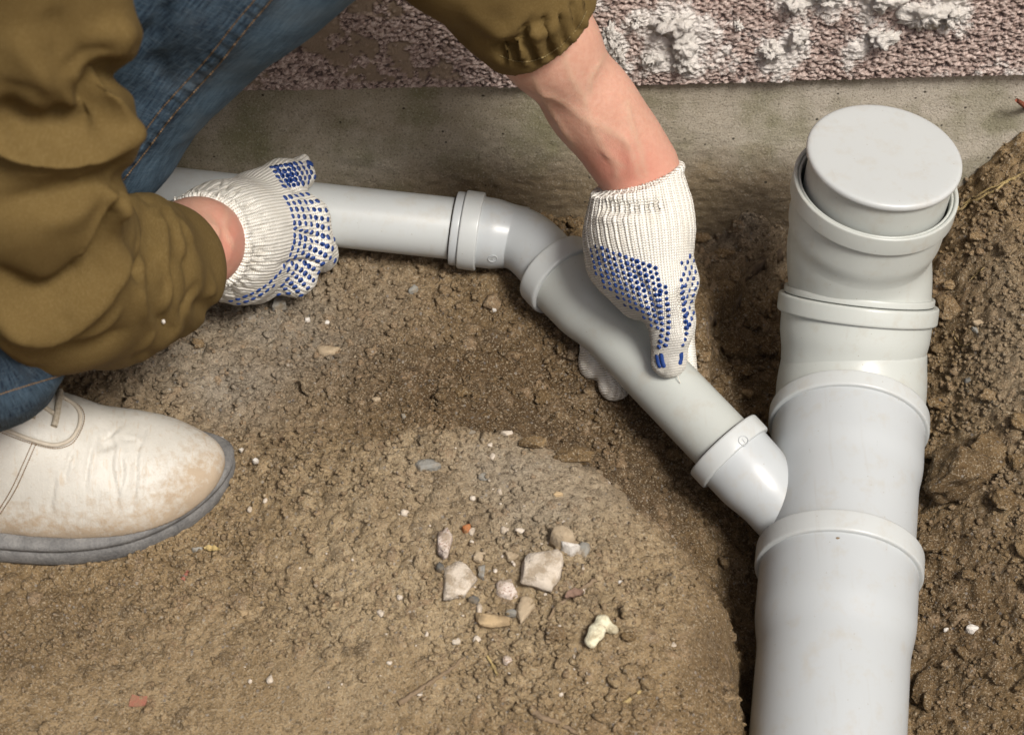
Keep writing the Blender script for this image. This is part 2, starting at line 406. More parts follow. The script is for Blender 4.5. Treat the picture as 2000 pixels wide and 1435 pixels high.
for a, b, r in ((PL0, PL1, 0.0255), (PB0, PB1, 0.027), (MB_ - MDIR * 0.3, MA + MDIR * 0.16, 0.058)):
    Zd = np.minimum(Zd, seg_clear(xf, yf, a, b, r) - 0.001)
def ground_z(x, y):
    i = np.clip(np.searchsorted(GX, x), 1, len(GX) - 1); j = np.clip(np.searchsorted(GY, y), 1, len(GY) - 1)
    return float(Zd.reshape(X.shape)[i, j])
def on_ground(u, v):
    """point of the soil surface seen at a place in the survey"""
    d = ray(u, v); t = 1.2
    while t < 2.3:
        p = CP + d * t
        if p[2] < ground_z(p[0], p[1]): break
        t += 0.0015
    return CP + d * t

def soil_material():
    n = NT('soil'); m, g, o, t, pk = (n.attr(k) for k in ('moist_shade', 'gray', 'ochre', 'tint', 'packed'))
    big = n.noise(14, 4); mid = n.noise(70, 5, 0.65); fine = n.noise(260, 5, 0.75); grit = n.noise(640, 2, 0.6)
    c = n.mix(n.ramp(mid, [(0.3, 0.0), (0.7, 1.0)]), (0.185, 0.118, 0.052), (0.385, 0.272, 0.142))
    c = n.mix(n.math('MULTIPLY', o, n.ramp(big, [(0.35, 0.2), (0.65, 0.9)])), c, (0.27, 0.165, 0.065))
    c = n.mix(n.math('MULTIPLY', pk, n.ramp(big, [(0.3, 0.35), (0.65, 0.9)])), c, n.mix(mid, (0.40, 0.295, 0.16), (0.64, 0.52, 0.35)))
    c = n.mix(n.math('MULTIPLY', g, n.ramp(big, [(0.3, 0.45), (0.6, 0.95)])), c, n.mix(mid, (0.25, 0.215, 0.165), (0.46, 0.405, 0.325)))
    c = n.mix(n.math('MULTIPLY', m, 0.85), c, n.mix(mid, (0.056, 0.033, 0.015), (0.126, 0.079, 0.039)))  # damp brown, darkened further so the trench colour carries its shade
    c = n.mix(n.ramp(t, [(0.0, 0.55), (0.25, 0.1), (0.5, 0.0), (0.7, 0.0), (1.0, 0.0)]), c, (0.10, 0.072, 0.045))
    c = n.mix(n.ramp(t, [(0.0, 0.0), (0.6, 0.0), (0.86, 0.32), (0.95, 0.65), (1.0, 0.85)]), c, n.mix(big, (0.31, 0.26, 0.19), (0.34, 0.20, 0.09)))
    c = n.mix(n.ramp(fine, [(0.34, 1.0), (0.50, 0.0)]), c, n.mix(0.72, c, (0.045, 0.028, 0.015)))
    c = n.mix(n.ramp(grit, [(0.54, 0.0), (0.68, 0.65)]), c, (0.52, 0.44, 0.32))
    sp = n.voro(330, 'Color'); spd = n.voro(330, 'Distance')
    spk = n.math('MULTIPLY', n.ramp(n.math('MULTIPLY', n.add('ShaderNodeSeparateColor').outputs[0], 1), [(0.0, 0.0), (1.0, 1.0)]), 1.0)
    sep = [x for x in n.n if x.bl_idname == 'ShaderNodeSeparateColor'][0]; n.l.new(sp, sep.inputs[0])
    flake = n.math('MULTIPLY', n.ramp(sep.outputs[0], [(0.93, 0.0), (0.96, 1.0)]), n.ramp(spd, [(0.3, 1.0), (0.45, 0.0)]))
    c = n.mix(n.math('MULTIPLY', flake, 0.5), c, n.mix(sep.outputs[1], (0.16, 0.17, 0.19), (0.52, 0.48, 0.42)))
    nb = n.bump(fine, 1.0, 0.0040); nb = n.bump(grit, 0.9, 0.0018, nb)
    return n.done(c, 0.93, nb, Specular_IOR_Level=0.18)
SOIL = soil_material()
gme = np_mesh('ground', np.stack([xf, yf, Zd], 1), grid_faces(len(GX), len(GY)),
              {'moist_shade': moist_shade, 'gray': grayz, 'ochre': ochre, 'tint': TI.ravel(), 'packed': dry})
ground = link_mesh('ground', gme, SOIL); tag(ground, 'brown dug soil of the trench and bank', 'soil', kind='structure')
# ------------------------------------------------------------------ house wall: smooth concrete plinth below, rough render above
def plaster_material():
    n = NT('rough_render'); w = n.attr('white'); gt = n.attr('grain'); be = n.attr('beige')
    gr = n.noise(700, 3, 0.7); md = n.noise(60, 4); lg = n.noise(18, 3)
    c = n.mix(n.ramp(gt, [(0.1, 0.0), (0.9, 1.0)]), (0.25, 0.175, 0.15), (0.58, 0.475, 0.425))
    c = n.mix(n.ramp(gr, [(0.3, 0.65), (0.5, 0.0)]), c, (0.075, 0.058, 0.055))
    c = n.mix(n.ramp(gt, [(0.0, 0.8), (0.12, 0.6), (0.16, 0.0)]), c, (0.035, 0.035, 0.042))
    c = n.mix(be, c, n.mix(md, (0.20, 0.15, 0.105), (0.33, 0.26, 0.19)))
    wm = n.ramp(n.math('ADD', w, n.math('MULTIPLY', n.math('SUBTRACT', gr, 0.5), 0.9)), [(0.28, 0.0), (0.55, 1.0)])
    c = n.mix(wm, c, n.mix(md, (0.54, 0.50, 0.46), (0.72, 0.685, 0.65)))
    return n.done(c, 0.95, n.bump(gr, 0.7, 0.0016), Specular_IOR_Level=0.15)
def plinth_material():
    n = NT('plinth_concrete'); lo = n.attr('low'); rgt = n.attr('right')
    a = n.noise(9, 5, 0.6); b = n.noise(45, 5, 0.65); f = n.noise(600, 3, 0.65); s = n.noise(22, 3)
    c = n.mix(n.ramp(a, [(0.35, 0.0), (0.65, 1.0)]), (0.265, 0.228, 0.165), (0.35, 0.31, 0.24))
    c = n.mix(n.ramp(b, [(0.35, 0.55), (0.6, 0.0)]), c, (0.21, 0.178, 0.115))
    c = n.mix(rgt, c, n.mix(b, (0.44, 0.40, 0.335), (0.56, 0.515, 0.445)))
    c = n.mix(n.math('MULTIPLY', n.ramp(s, [(0.45, 0.0), (0.68, 0.75)]), 0.8), c, (0.125, 0.125, 0.050))
    dirt = n.ramp(n.math('ADD', lo, n.math('MULTIPLY', n.math('SUBTRACT', b, 0.5), 0.9)), [(0.35, 0.0), (0.95, 0.85)])
    c = n.mix(dirt, c, n.mix(b, (0.12, 0.083, 0.044), (0.23, 0.175, 0.105)))
    c = n.mix(n.ramp(f, [(0.30, 0.75), (0.46, 0.0)]), c, (0.085, 0.07, 0.048))
    c = n.mix(n.ramp(f, [(0.58, 0.0), (0.70, 0.5)]), c, (0.50, 0.46, 0.40))
    pit = n.voro(62, 'Distance'); c = n.mix(n.ramp(pit, [(0.055, 0.9), (0.085, 0.0)]), c, (0.03, 0.025, 0.02))
    return n.done(c, 0.85, n.bump(f, 0.6, 0.0014, n.bump(b, 0.2, 0.002)), Specular_IOR_Level=0.25)
M_PLASTER = plaster_material(); M_PLINTH = plinth_material()
wall = empty('house_wall', (0, float(wall_y(0)), -0.3))
tag(wall, 'house wall with rough lime-spattered render above a stained smooth concrete plinth', 'wall')
def edge_z(x):                                    # lower edge of the render, read along the photograph
    us = [-200, 480, 700, 840, 980, 1200, 1500, 1750, 2000, 2300]; vs = [175, 167, 166, 160, 163, 160, 152, 144, 138, 132]
    pts = np.array([aty(u, v, wall_y((u - 1000) / FPX * 1.8)) for u, v in zip(us, vs)])
    return np.interp(x, pts[:, 0], pts[:, 2])
# plinth
px_ = spaced(-0.50, 0.48, 0.0024, (-6, 6)); pz_ = np.concatenate([[-0.6, -0.3], np.arange(-0.10, 1e-9, 0.002), np.linspace(0.0016, 1, 80)])
PXg, PZg = np.meshgrid(px_, pz_, indexing='ij'); ez = edge_z(PXg); zt = np.where(PZg <= 0, PZg, PZg * (ez + 0.004))
WP = np.stack([PXg.ravel(), np.zeros(PXg.size), zt.ravel()], 1)
pu, pv, _ = proj(np.stack([WP[:, 0], wall_y(WP[:, 0]), WP[:, 2]], 1))
hgt = (WP[:, 2]) / np.maximum(ez.ravel(), 0.05)
low = np.clip(1 - sstep(0.05, 0.75, hgt), 0, 1) * (0.5 + 0.5 * sstep(650, 1000, pu)) * (1 - 0.7 * sstep(1500, 1800, pu))
bul = 0.008 * (1 - sstep(0.0, 0.9, hgt)) + 0.004 * fbm3(WP, 0.12, 3) + 0.0008 * fbm3(WP, 0.02, 4) * (0.35 + low) + 0.0011 * fbm3(WP, 0.005, 3, 0.65) * (0.25 + low)
lip = 0.002 * np.exp(-((hgt - 0.99) / 0.02) ** 2) * sstep(1200, 1500, pu)
patch = 0.0015 * inpoly_soft(pu, pv, (715, 310), (70, 45)) * (fbm3(WP, 0.01, 2) + 0.6)
yw = wall_y(WP[:, 0]) - bul - lip - patch
link_mesh('plinth', np_mesh('plinth', np.stack([WP[:, 0], yw, WP[:, 2]], 1), grid_faces(PXg.shape[0], PXg.shape[1]), {'low': low, 'right': sstep(1100, 1700, pu) * 0.75 + 0.35 * inpoly_soft(pu, pv, (715, 310), (70, 45))}), M_PLINTH, wall)
# render coat
qx = spaced(-0.50, 0.48, 0.0012, (-6, 6)); tz = np.concatenate([np.arange(0, 0.13, 0.0009), np.geomspace(0.13, 2.6, 28)[1:]])
QX, QT = np.meshgrid(qx, tz, indexing='ij'); QZ = edge_z(QX) + QT; qf = np.stack([QX.ravel(), np.zeros(QX.size), QZ.ravel()], 1)
qu, qv, _ = proj(np.stack([qf[:, 0], wall_y(qf[:, 0]) - 0.01, qf[:, 2]], 1))
left = 1 - sstep(860, 1130, qu)
beige = left * sstep(-0.08, 0.06, fbm3(qf, 0.05, 3) + 0.5 * inpoly_soft(qu, qv, (690, 115), (130, 30), R(5)) - 0.6 * inpoly_soft(qu, qv, (720, 55), (120, 28), R(8)) - 0.5 * inpoly_soft(qu, qv, (880, 120), (100, 40)) + 0.1)
beige *= sstep(-0.22, 0.02, fbm3(qf, 0.010, 3, 0.65)) * 0.9
beige *= sstep(0.0, 0.012, QT.ravel() + 0.008 * fbm3(qf, 0.02, 3))
H = (0.0035 * fbm3(qf, 0.03, 3)).reshape(QX.shape) + (beige * 0.0012).reshape(QX.shape)
GRN = 0.1 + 0 * H; WHT = 0 * H
be2 = beige.reshape(QX.shape)
rs = np.random.RandomState(5); ns = 42000; ox = np.searchsorted(qx, -0.50)
sx = rs.uniform(-0.49, 0.47, ns); sz = rs.uniform(0.0, 0.128, ns); sr = 0.0006 + 0.0013 * rs.rand(ns) ** 1.6
for k in range(ns):
    ix = int(ox + (sx[k] + 0.5) / 0.0012); iz = int(sz[k] / 0.0009); w = 3
    a0, a1, b0, b1 = ix - w, ix + w + 1, max(iz - w, 0), iz + w + 1
    if a1 > QX.shape[0] or a0 < 0: continue
    if be2[ix, iz] > 0.5 and rs.rand() > 0.05: continue
    d = np.hypot(QX[a0:a1, b0:b1] - sx[k], (QT[a0:a1, b0:b1] - sz[k]) * 1.15) / sr[k]
    h = np.sqrt(np.maximum(1 - d * d, 0)) * sr[k] * 1.2 + 0.0006; m = (d < 1)
    blk = H[a0:a1, b0:b1]; nw = 0.003 * 0 + h + blk.min() * 0.5; m &= nw > blk
    blk[m] = nw[m]; GRN[a0:a1, b0:b1][m] = 0.12 + 0.88 * rs.rand()
# lime splashes: pale film, thickest round the lumps
LUMPS = [(1318, 40, 44, 30), (1330, 85, 34, 26), (1275, 115, 18, 17), (1336, 122, 20, 20), (1190, 70, 24, 30), (1208, 110, 20, 30), (1560, 70, 20, 24),
         (1722, 72, 36, 20), (1730, -2, 44, 24), (1810, 28, 52, 32), (1555, 8, 30, 18), (1440, 50, 13, 9), (1505, 95, 26, 20), (1178, 142, 20, 12), (1860, 30, 28, 20), (1245, 40, 18, 12), (1620, -8, 40, 14)]
wh = np.zeros(len(qf))
for (u, v, a, b) in LUMPS:
    wh += 0.42 * inpoly_soft(qu, qv, (u, v), (a * 1.5, b * 1.5))
wh += 0.22 * inpoly_soft(qu, qv, (1240, 130), (120, 40)) + 0.16 * inpoly_soft(qu, qv, (1420, 90), (170, 90)) + 0.26 * inpoly_soft(qu, qv, (1880, 100), (120, 60)) + 0.2 * inpoly_soft(qu, qv, (1600, 100), (120, 60))
wh += 0.06 + 0.85 * fbm3(qf, 0.03, 5, 0.7) * (1 - left); wh = np.clip(wh, 0, 1) * (1 - left)
H += (np.clip(wh - 0.3, 0, 1) * 0.0032 * (0.7 + 1.5 * fbm3(qf, 0.012, 3))).reshape(H.shape)
H[:, 0] = -0.004; H[:, 1] *= 0.4
yq = wall_y(qf[:, 0]) - 0.006 - H.ravel()
Vq = np.stack([qf[:, 0], yq, qf[:, 2]], 1)
bot = Vq[np.arange(QX.shape[0]) * QX.shape[1]].copy(); bot[:, 1] = wall_y(bot[:, 0]) + 0.02   # underside returns to the plinth
nq = len(Vq); Vq = np.vstack([Vq, bot]); i = np.arange(QX.shape[0] - 1); st = QX.shape[1]
Fq = np.vstack([grid_faces(*QX.shape), np.stack([nq + i, nq + i + 1, (i + 1) * st, i * st], 1)])
pad = np.zeros(len(bot))
link_mesh('render_coat', np_mesh('render_coat', Vq, Fq, {'white': np.concatenate([wh, pad]), 'grain': np.concatenate([GRN.ravel(), pad + .2]), 'beige': np.concatenate([beige, pad])}), M_PLASTER, wall)
# lumps of mortar stuck to the render
def lump_material():
    n = NT('lime_mortar'); md = n.noise(120, 4, 0.6); f = n.noise(700, 3, 0.7)
    c = n.mix(md, (0.50, 0.465, 0.42), (0.72, 0.69, 0.65)); c = n.mix(n.ramp(f, [(0.28, 0.6), (0.42, 0.0)]), c, (0.33, 0.28, 0.24))
    return n.done(c, 0.95, n.bump(f, 0.9, 0.0022), Specular_IOR_Level=0.15)
M_LUMP = lump_material()
def ico(sub):
    bm = bmesh.new(); bmesh.ops.create_icosphere(bm, subdivisions=sub, radius=1.0); bm.verts.ensure_lookup_table()
    V = np.array([v.co[:] for v in bm.verts]); F = np.array([[v.index for v in f.verts] for f in bm.faces]); bm.free(); return V, F
ICO = {k: ico(k) for k in (1, 2, 3, 4)}
for q, (u, v, a, b) in enumerate(LUMPS):
    c = aty(u, v, wall_y((u - 1000) / FPX * 1.75) - 0.008); s = 4500 / proj(c)[2]; V, F = ICO[4]
    V = V.copy(); V *= (0.85 + 1.1 * fbm3(V + q * 3.1, 0.9, 5, 0.75))[:, None]
    V = V * np.array([a / s * 0.78, 0.0045 + 0.00014 * a, b / s * 1.0]); V += 0.0030 * norm(V) * fbm3(V + q, 0.004, 3, 0.7)[:, None]
    link_mesh('mortar_lump', np_mesh('mortar_lump', V + c, F), M_LUMP, wall)
# ------------------------------------------------------------------ grey plastic drain pipes
def pipe_material(name, base, warm):
    n = NT(name); a = n.noise(7, 3); b = n.noise(55, 5, 0.7); f = n.noise(900, 2)
    c = n.mix(n.ramp(a, [(0.35, 0.0), (0.65, 1.0)]), base, tuple(x * 0.96 for x in base))
    c = n.mix(n.ramp(b, [(0.52, 0.0), (0.72, 0.38)]), c, warm)
    sv = n.add('ShaderNodeMapping'); sv.inputs['Scale'].default_value = (160, 12, 60); n.l.new(n.pos(), sv.inputs[0])
    scr = n.noise(1.0, 3, 0.6, sv.outputs[0]); c = n.mix(n.ramp(scr, [(0.63, 0.0), (0.74, 0.16)]), c, (0.33, 0.28, 0.21))
    sp = n.voro(120, 'Distance'); c = n.mix(n.ramp(sp, [(0.035, 0.6), (0.06, 0.0)]), c, (0.22, 0.17, 0.11))
    rg = n.math('ADD', n.math('MULTIPLY', b, 0.28), 0.20)
    return n.done(c, rg, n.bump(n.math('ADD', n.math('MULTIPLY', f, 0.25), scr), 0.05, 0.0006), Specular_IOR_Level=0.45)
M_PIPE_A = pipe_material('grey_pvc_cool', (0.425, 0.45, 0.46), (0.38, 0.34, 0.27))
M_PIPE_B = pipe_material('grey_pvc_warm', (0.45, 0.472, 0.445), (0.37, 0.33, 0.26))
M_PIPE_C = pipe_material('grey_pvc_pale', (0.47, 0.492, 0.488), (0.40, 0.36, 0.29))
def rubber():
    n = NT('seal_gap'); return n.done(n.mix(n.noise(200), (0.02, 0.018, 0.015), (0.07, 0.055, 0.04)), 0.9)
M_SEAL = rubber()
def revolve(name, org, d, prof, mat, parent, seg=96, roll=0.0):
    """profile: list of (distance along axis, radius); sharp corners are rounded by doubling points"""
    org = np.asarray(org, float); d = norm(d); n1 = np.cross(d, [0, 0, 1.0])
    if np.linalg.norm(n1) < 0.05: n1 = np.cross(d, [1.0, 0, 0])
    n1 = norm(n1); n2 = np.cross(d, n1); a = np.linspace(0, 2 * np.pi, seg, endpoint=False) + roll
    pr = np.array(prof, float)
    V = org + pr[:, 0][:, None, None] * d + pr[:, 1][:, None, None] * (np.cos(a)[None, :, None] * n1 + np.sin(a)[None, :, None] * n2)
    F = grid_faces(len(pr), seg, True)
    return link_mesh(name, np_mesh(name, V.reshape(-1, 3), F), mat, parent)
def rounded(prof, r, k=5):
    """round the corners of a profile"""
    P = np.array(prof, float); out = [P[0]]
    for i in range(1, len(P) - 1):
        a, b, c = P[i - 1], P[i], P[i + 1]; ra = min(r, 0.45 * np.linalg.norm(a - b)); rc = min(r, 0.45 * np.linalg.norm(c - b))
        p0 = b + norm(a - b) * ra; p1 = b + norm(c - b) * rc
        for t in np.linspace(0, 1, k): out.append((1 - t) ** 2 * p0 + 2 * t * (1 - t) * b + t * t * p1)
    out.append(P[-1]); return np.array(out)
def ring_prof(s0, s1, ro, ri, r=0.0022):
    return rounded([(s0, ri), (s0, ro), (s1, ro), (s1, ri)], r)
def ring(parent, org, d, s0, s1, ro, ri, mat, name='socket_ring'):
    return revolve(name, org, d, ring_prof(s0, s1, ro, ri), mat, parent)
def seal(parent, org, d, s, ro, ri):
    return revolve('rubber_seal', org, d, [(s - .001, ri), (s, ro), (s + .0006, ro), (s + .0006, ri)], M_SEAL, parent)
def bent(p0, d0, p1, d1, r, k=26):
    """smooth bend centre line from p0 (direction d0) to p1 (direction d1)"""
    L = np.linalg.norm(p1 - p0) * 0.36; t = np.linspace(0, 1, k)[:, None]
    return (1 - t) ** 3 * p0 + 3 * (1 - t) ** 2 * t * (p0 + d0 * L) + 3 * (1 - t) * t * t * (p1 - d1 * L) + t ** 3 * p1
R110, R50 = 0.0550, 0.0250
# --- large pipe at the front, socket end towards the wye
s1 = main_at(1084)                                     # mouth of its socket
big = empty('drain_pipe', tuple(s1 - MDIR * 0.30 - np.array([0, 0, 0.056])))
tag(big, 'wide grey plastic drain pipe running out of the bottom edge of the picture', 'pipe')
revolve('pipe_body', s1, MDIR, rounded([(-0.62, 0.050), (-0.62, R110), (-0.082, R110), (-0.060, 0.0585), (0, 0.0585), (0, 0.0555), (-0.03, 0.0555)], 0.006), M_PIPE_A, big)
ring(big, s1, MDIR, -0.0165, 0.0015, 0.0620, 0.0575, M_PIPE_C)
seal(big, s1, MDIR, 0.0016, 0.0583, 0.0545)
# --- wye fitting
s2 = main_at(815)
wye = empty('wye_fitting', tuple(main_at(950) - np.array([0, 0, 0.058])))
tag(wye, 'grey plastic wye fitting joining the narrow slanting pipe to the wide pipe', 'pipe fitting')
Lw = float((s2 - s1) @ MDIR)
revolve('fitting_body', s1, MDIR, rounded([(-0.03, 0.0545), (0.012, 0.0550), (Lw - 0.062, 0.0555), (Lw - 0.046, 0.0582), (Lw, 0.0582), (Lw, 0.0553), (Lw - 0.03, 0.0553)], 0.006), M_PIPE_A, wye)
ring(wye, s2, MDIR, -0.0125, 0.0015, 0.0615, 0.0575, M_PIPE_C)
seal(wye, s2, MDIR, 0.0016, 0.0580, 0.0540)
BD = norm(PB1 - PB0)                                   # branch direction (downstream)
jn = at(1604, 1075, -0.045)
bdir = norm(jn - PB1)
brL = float(np.linalg.norm(jn - PB1))
revolve('branch_arm', PB1, bdir, rounded([(0.03, 0.0255), (0.0, 0.0255), (0.0, 0.0297), (0.034, 0.0292), (0.052, 0.0262), (brL + 0.01, 0.0262)], 0.006), M_PIPE_A, wye)
ring(wye, PB1, bdir, -0.001, 0.0145, 0.0330, 0.0285, M_PIPE_C)
seal(wye, PB1, bdir, -0.0016, 0.0285, 0.0240)
# --- lower elbow: from the wye up
v1 = norm(MDIR * 1.0); E1 = at(1677, 588, 0.034); dE1 = norm([0.095, 0.62, 0.78])
elb = empty('pipe_elbow', tuple(s2 - np.array([0, 0, 0.058])))
tag(elb, 'pale grey plastic elbow plugged straight into the wye, its thick ring facing up', 'pipe fitting')
sock = 0.038
pe = E1 - dE1 * sock
def mitred(parent, a, da, b, db, r, mat):
    """tight moulded elbow: two straight stubs meeting in a rounded knee, one mesh"""
    n_ = np.cross(da, db); A_ = np.stack([da, -db, n_], 1); t_ = np.linalg.solve(A_, b - a); k_ = a + da * t_[0]
    lo_ = np.minimum(np.minimum(a, b), k_) - r - 0.01; hi_ = np.maximum(np.maximum(a, b), k_) + r + 0.01
    def f_(P):
        d1 = rcone(P, a - da * 0.2, k_, r, r); d2 = rcone(P, k_, b + db * 0.2, r, r)
        d = smin(d1, d2, 0.012); P64 = P.astype(np.float64)
        return np.maximum(np.maximum(d, (a - P64) @ da), (P64 - b) @ db).astype(np.float32)
    V, F = surface_nets(f_, lo_, hi_, 0.0022)
    V = relax(V, F, 3, 0.5)
    return link_mesh('elbow_bend', np_mesh('elbow_bend', V, F), mat, parent)
mitred(elb, s2 - MDIR * 0.02, MDIR, pe + dE1 * 0.004, dE1, 0.0550, M_PIPE_B)
revolve('elbow_socket', pe, dE1, rounded([(-0.012, 0.0545), (-0.002, 0.0552), (0.010, 0.0578), (sock, 0.0585), (sock, 0.0555), (0.01, 0.0555)], 0.006), M_PIPE_B, elb)
ring(elb, E1, dE1, -0.0125, 0.0015, 0.0618, 0.0575, M_PIPE_B)
# --- upper elbow with the plug
CAPC = at(1728, 303, 0.168); dC = norm([0.105, 0.035, 0.99])
rim = CAPC - dC * 0.029                                # mouth of the upper socket
elb2 = empty('pipe_elbow', tuple(E1 - np.array([0, 0, 0.06])))
tag(elb2, 'upper grey plastic elbow standing upright and holding the round plug', 'pipe fitting')
pe2 = rim - dC * 0.052
pth = bent(E1 + dE1 * 0.003, dE1, pe2, dC, R110); pth = np.vstack([[E1 - dE1 * 0.03], pth])
tube_obj('elbow_bend', pth, 0.0550, M_PIPE_B, elb2, 96, False)
revolve('stop_bead', E1, dE1, ring_prof(0.0020, 0.0075, 0.0580, 0.0535, 0.0012), M_PIPE_B, elb2)
revolve('elbow_socket', pe2, dC, rounded([(-0.012, 0.0545), (0.0, 0.0552), (0.012, 0.0585), (0.052, 0.0590), (0.052, 0.0560), (0.006, 0.0556)], 0.005), M_PIPE_B, elb2)
revolve('socket_ring', rim, dC, rounded([(-0.0150, 0.0580), (-0.0150, 0.0622), (0.0010, 0.0622), (0.0010, 0.0592), (-0.0030, 0.0585), (-0.0035, 0.0560)], 0.0016), M_PIPE_B, elb2)
plug = empty('pipe_plug', tuple(rim)); tag(plug, 'round pale grey plug cap set slightly crooked in the top socket', 'plug')
dP = norm(dC + np.array([-0.02, -0.015, 0]))
revolve('plug_skirt', CAPC, dP, rounded([(-0.050, 0.048), (-0.050, 0.0535), (-0.004, 0.0545), (-0.0035, 0.0530)], 0.002), M_PIPE_B, plug)
revolve('plug_disc', CAPC, dP, rounded([(-0.0050, 0.050), (-0.0050, 0.0578), (0.0012, 0.0578), (0.0018, 0.048), (0.0020, 0.02), (0.0020, 0.0001)], 0.0035), M_PIPE_C, plug)
# --- left 50 mm pipe, bend, descending 50 mm pipe
lp = empty('drain_pipe', tuple(at(650, 425, 0.0))); tag(lp, 'narrow grey plastic pipe lying along the plinth under the left-hand glove', 'pipe')
dL = norm(PL1 - PL0); LL = float(np.linalg.norm(PL1 - PL0))
revolve('pipe_body', PL0, dL, rounded([(-0.5, 0.022), (-0.5, R50), (LL + 0.02, R50), (LL + 0.02, 0.022)], 0.002), M_PIPE_C, lp, 80)
eb = empty('pipe_elbow', tuple(at(1000, 470, -0.008))); tag(eb, 'small grey plastic bend between the two narrow pipes', 'pipe fitting')
ds = norm(dL + np.array([0.0, -0.05, 0]))
p0 = PL1 + ds * 0.030; p1 = PB0 - BD * 0.004
pth = bent(p0, ds, p1, BD, R50); pth = np.vstack([pth, [PB0 + BD * 0.03]])
tube_obj('elbow_bend', pth, 0.0257, M_PIPE_A, eb, 72, False)
revolve('elbow_socket', PL1, ds, rounded([(0.02, 0.0256), (-0.012, 0.0256), (-0.012, 0.0288), (0.020, 0.0284), (0.033, 0.0257), (0.045, 0.0250)], 0.004), M_PIPE_A, eb, 80)
revolve('socket_ring', PL1, ds, ring_prof(-0.0065, 0.0085, 0.0318, 0.0280, 0.0016), M_PIPE_C, eb, 80)
revolve('mouth_lip', PL1, ds, ring_prof(-0.0135, -0.0068, 0.0298, 0.0258, 0.0012), M_PIPE_A, eb, 80)
seal(eb, PL1, ds, -0.0142, 0.0270, 0.0245)
dp = empty('drain_pipe', tuple(at(1250, 700, -0.03))); tag(dp, 'narrow pale grey pipe slanting down into the wye, gripped by the right-hand glove', 'pipe')
LB = float(np.linalg.norm(PB1 - PB0))
revolve('pipe_body', PB0, BD, rounded([(0.02, 0.0256), (-0.002, 0.0256), (-0.002, 0.0300), (0.046, 0.0294), (0.062, 0.0262), (0.075, 0.0252), (LB + 0.010, R50)], 0.006), M_PIPE_B, dp, 80)
revolve('socket_ring', PB0, BD, ring_prof(-0.003, 0.0150, 0.0335, 0.0285, 0.0030), M_PIPE_C, dp, 80)
seal(dp, PB0, BD, -0.0034, 0.0290, 0.0250)

# mould marks pressed into the plastic
def mould_mark(parent, objs, u, v, rad):
    bv = bvh_of(objs); h, nn = cast(bv, u, v); nn = np.array(nn); t = norm(np.cross(nn, [0, 0, 1.0])); b = np.cross(nn, t); a = np.linspace(0, 2 * np.pi, 28)
    P = np.array(h) + rad * (np.cos(a)[:, None] * t + np.sin(a)[:, None] * b)
    tube_obj('mould_mark', P - nn * 0.0001, 0.00035, M_PIPE_A, parent, 6, False)
    tube_obj('mould_mark', np.array(h) + np.linspace(-0.5, 0.5, 4)[:, None] * rad * (0.9 * b + 0.2 * t), 0.0004, M_PIPE_A, parent, 6)
kids = lambda e: [o for o in COL.objects if o.parent == e and o.type == 'MESH']
mould_mark(eb, kids(eb), 962, 505, 0.0036); mould_mark(wye, kids(wye), 1452, 860, 0.0036)
# ------------------------------------------------------------------ loose crumbs lying on the soil (countless: stuff)
def crumbs(name, n, rlo, rhi, pw, seed, sub, tint_fn, label, density):
    rs = np.random.RandomState(seed); Vb, Fb = ICO[sub]; VV = []; FF = []; at_ = {k: [] for k in ('moist_shade', 'gray', 'ochre', 'tint', 'packed')}; o = 0
    G = {'moist_shade': moist_shade, 'gray': grayz, 'ochre': ochre, 'packed': dry}; sh = X.shape; made = 0
    while made < n:
        x, y = rs.uniform(-0.43, 0.46), rs.uniform(0.86, 1.42)
        if y > wall_y(x) - 0.004: continue
        i = min(np.searchsorted(GX, x), sh[0] - 1); j = min(np.searchsorted(GY, y), sh[1] - 1); q = i * sh[1] + j
        if rs.rand() > density(loose[q], grayz[q], moist_shade[q]) * (1 - 0.6 * dry[q] * (rhi > 0.004)) * (0.35 + 1.3 * sstep(-0.12, 0.22, fbm3(np.array([[x, y, 0.3]]), 0.05, 3)[0])): continue
        r = rlo + (rhi - rlo) * rs.rand() ** pw; made += 1
        S = np.diag(rs.uniform(0.6, 1.3, 3)); a = rs.randn(3, 3); Q, _ = np.linalg.qr(a)
        V = Vb * (1 + rs.uniform(-0.28, 0.28, len(Vb)))[:, None]
        if sub > 1: V = Vb * (1 + 1.3 * fbm3(Vb + made * 1.7, 0.9, 3, 0.7))[:, None]
        V = (V @ S @ Q.T) * r * np.array([1, 1, 0.8]); V = V + np.array([x, y, Zd[q] + r * rs.uniform(-0.05, 0.45)])
        VV.append(V); FF.append(Fb + o); o += len(Vb); t = tint_fn(rs)
        for k in G: at_[k].append(np.full(len(Vb), G[k][q] * (0.7 if k == 'moist_shade' else 1)))
        at_['tint'].append(np.full(len(Vb), t))
    ob = link_mesh(name, np_mesh(name, np.vstack(VV), np.vstack(FF), {k: np.concatenate(v) for k, v in at_.items()}), SOIL, None, False)
    return tag(ob, label, 'soil', kind='stuff')
crumbs('soil_crumbs', 27000, 0.0007, 0.0029, 2.3, 21, 1, lambda r: 0.36 + 0.64 * r.rand(), 'fine loose crumbs of brown soil over the trench floor', lambda l, g, m: 0.10 + 0.9 * l)
crumbs('soil_granules', 1700, 0.0018, 0.0055, 4.0, 22, 2, lambda r: 0.36 + 0.64 * r.rand(), 'coarse granules of brown and grey soil over the trench floor', lambda l, g, m: 0.03 + 0.35 * l + 0.9 * g)
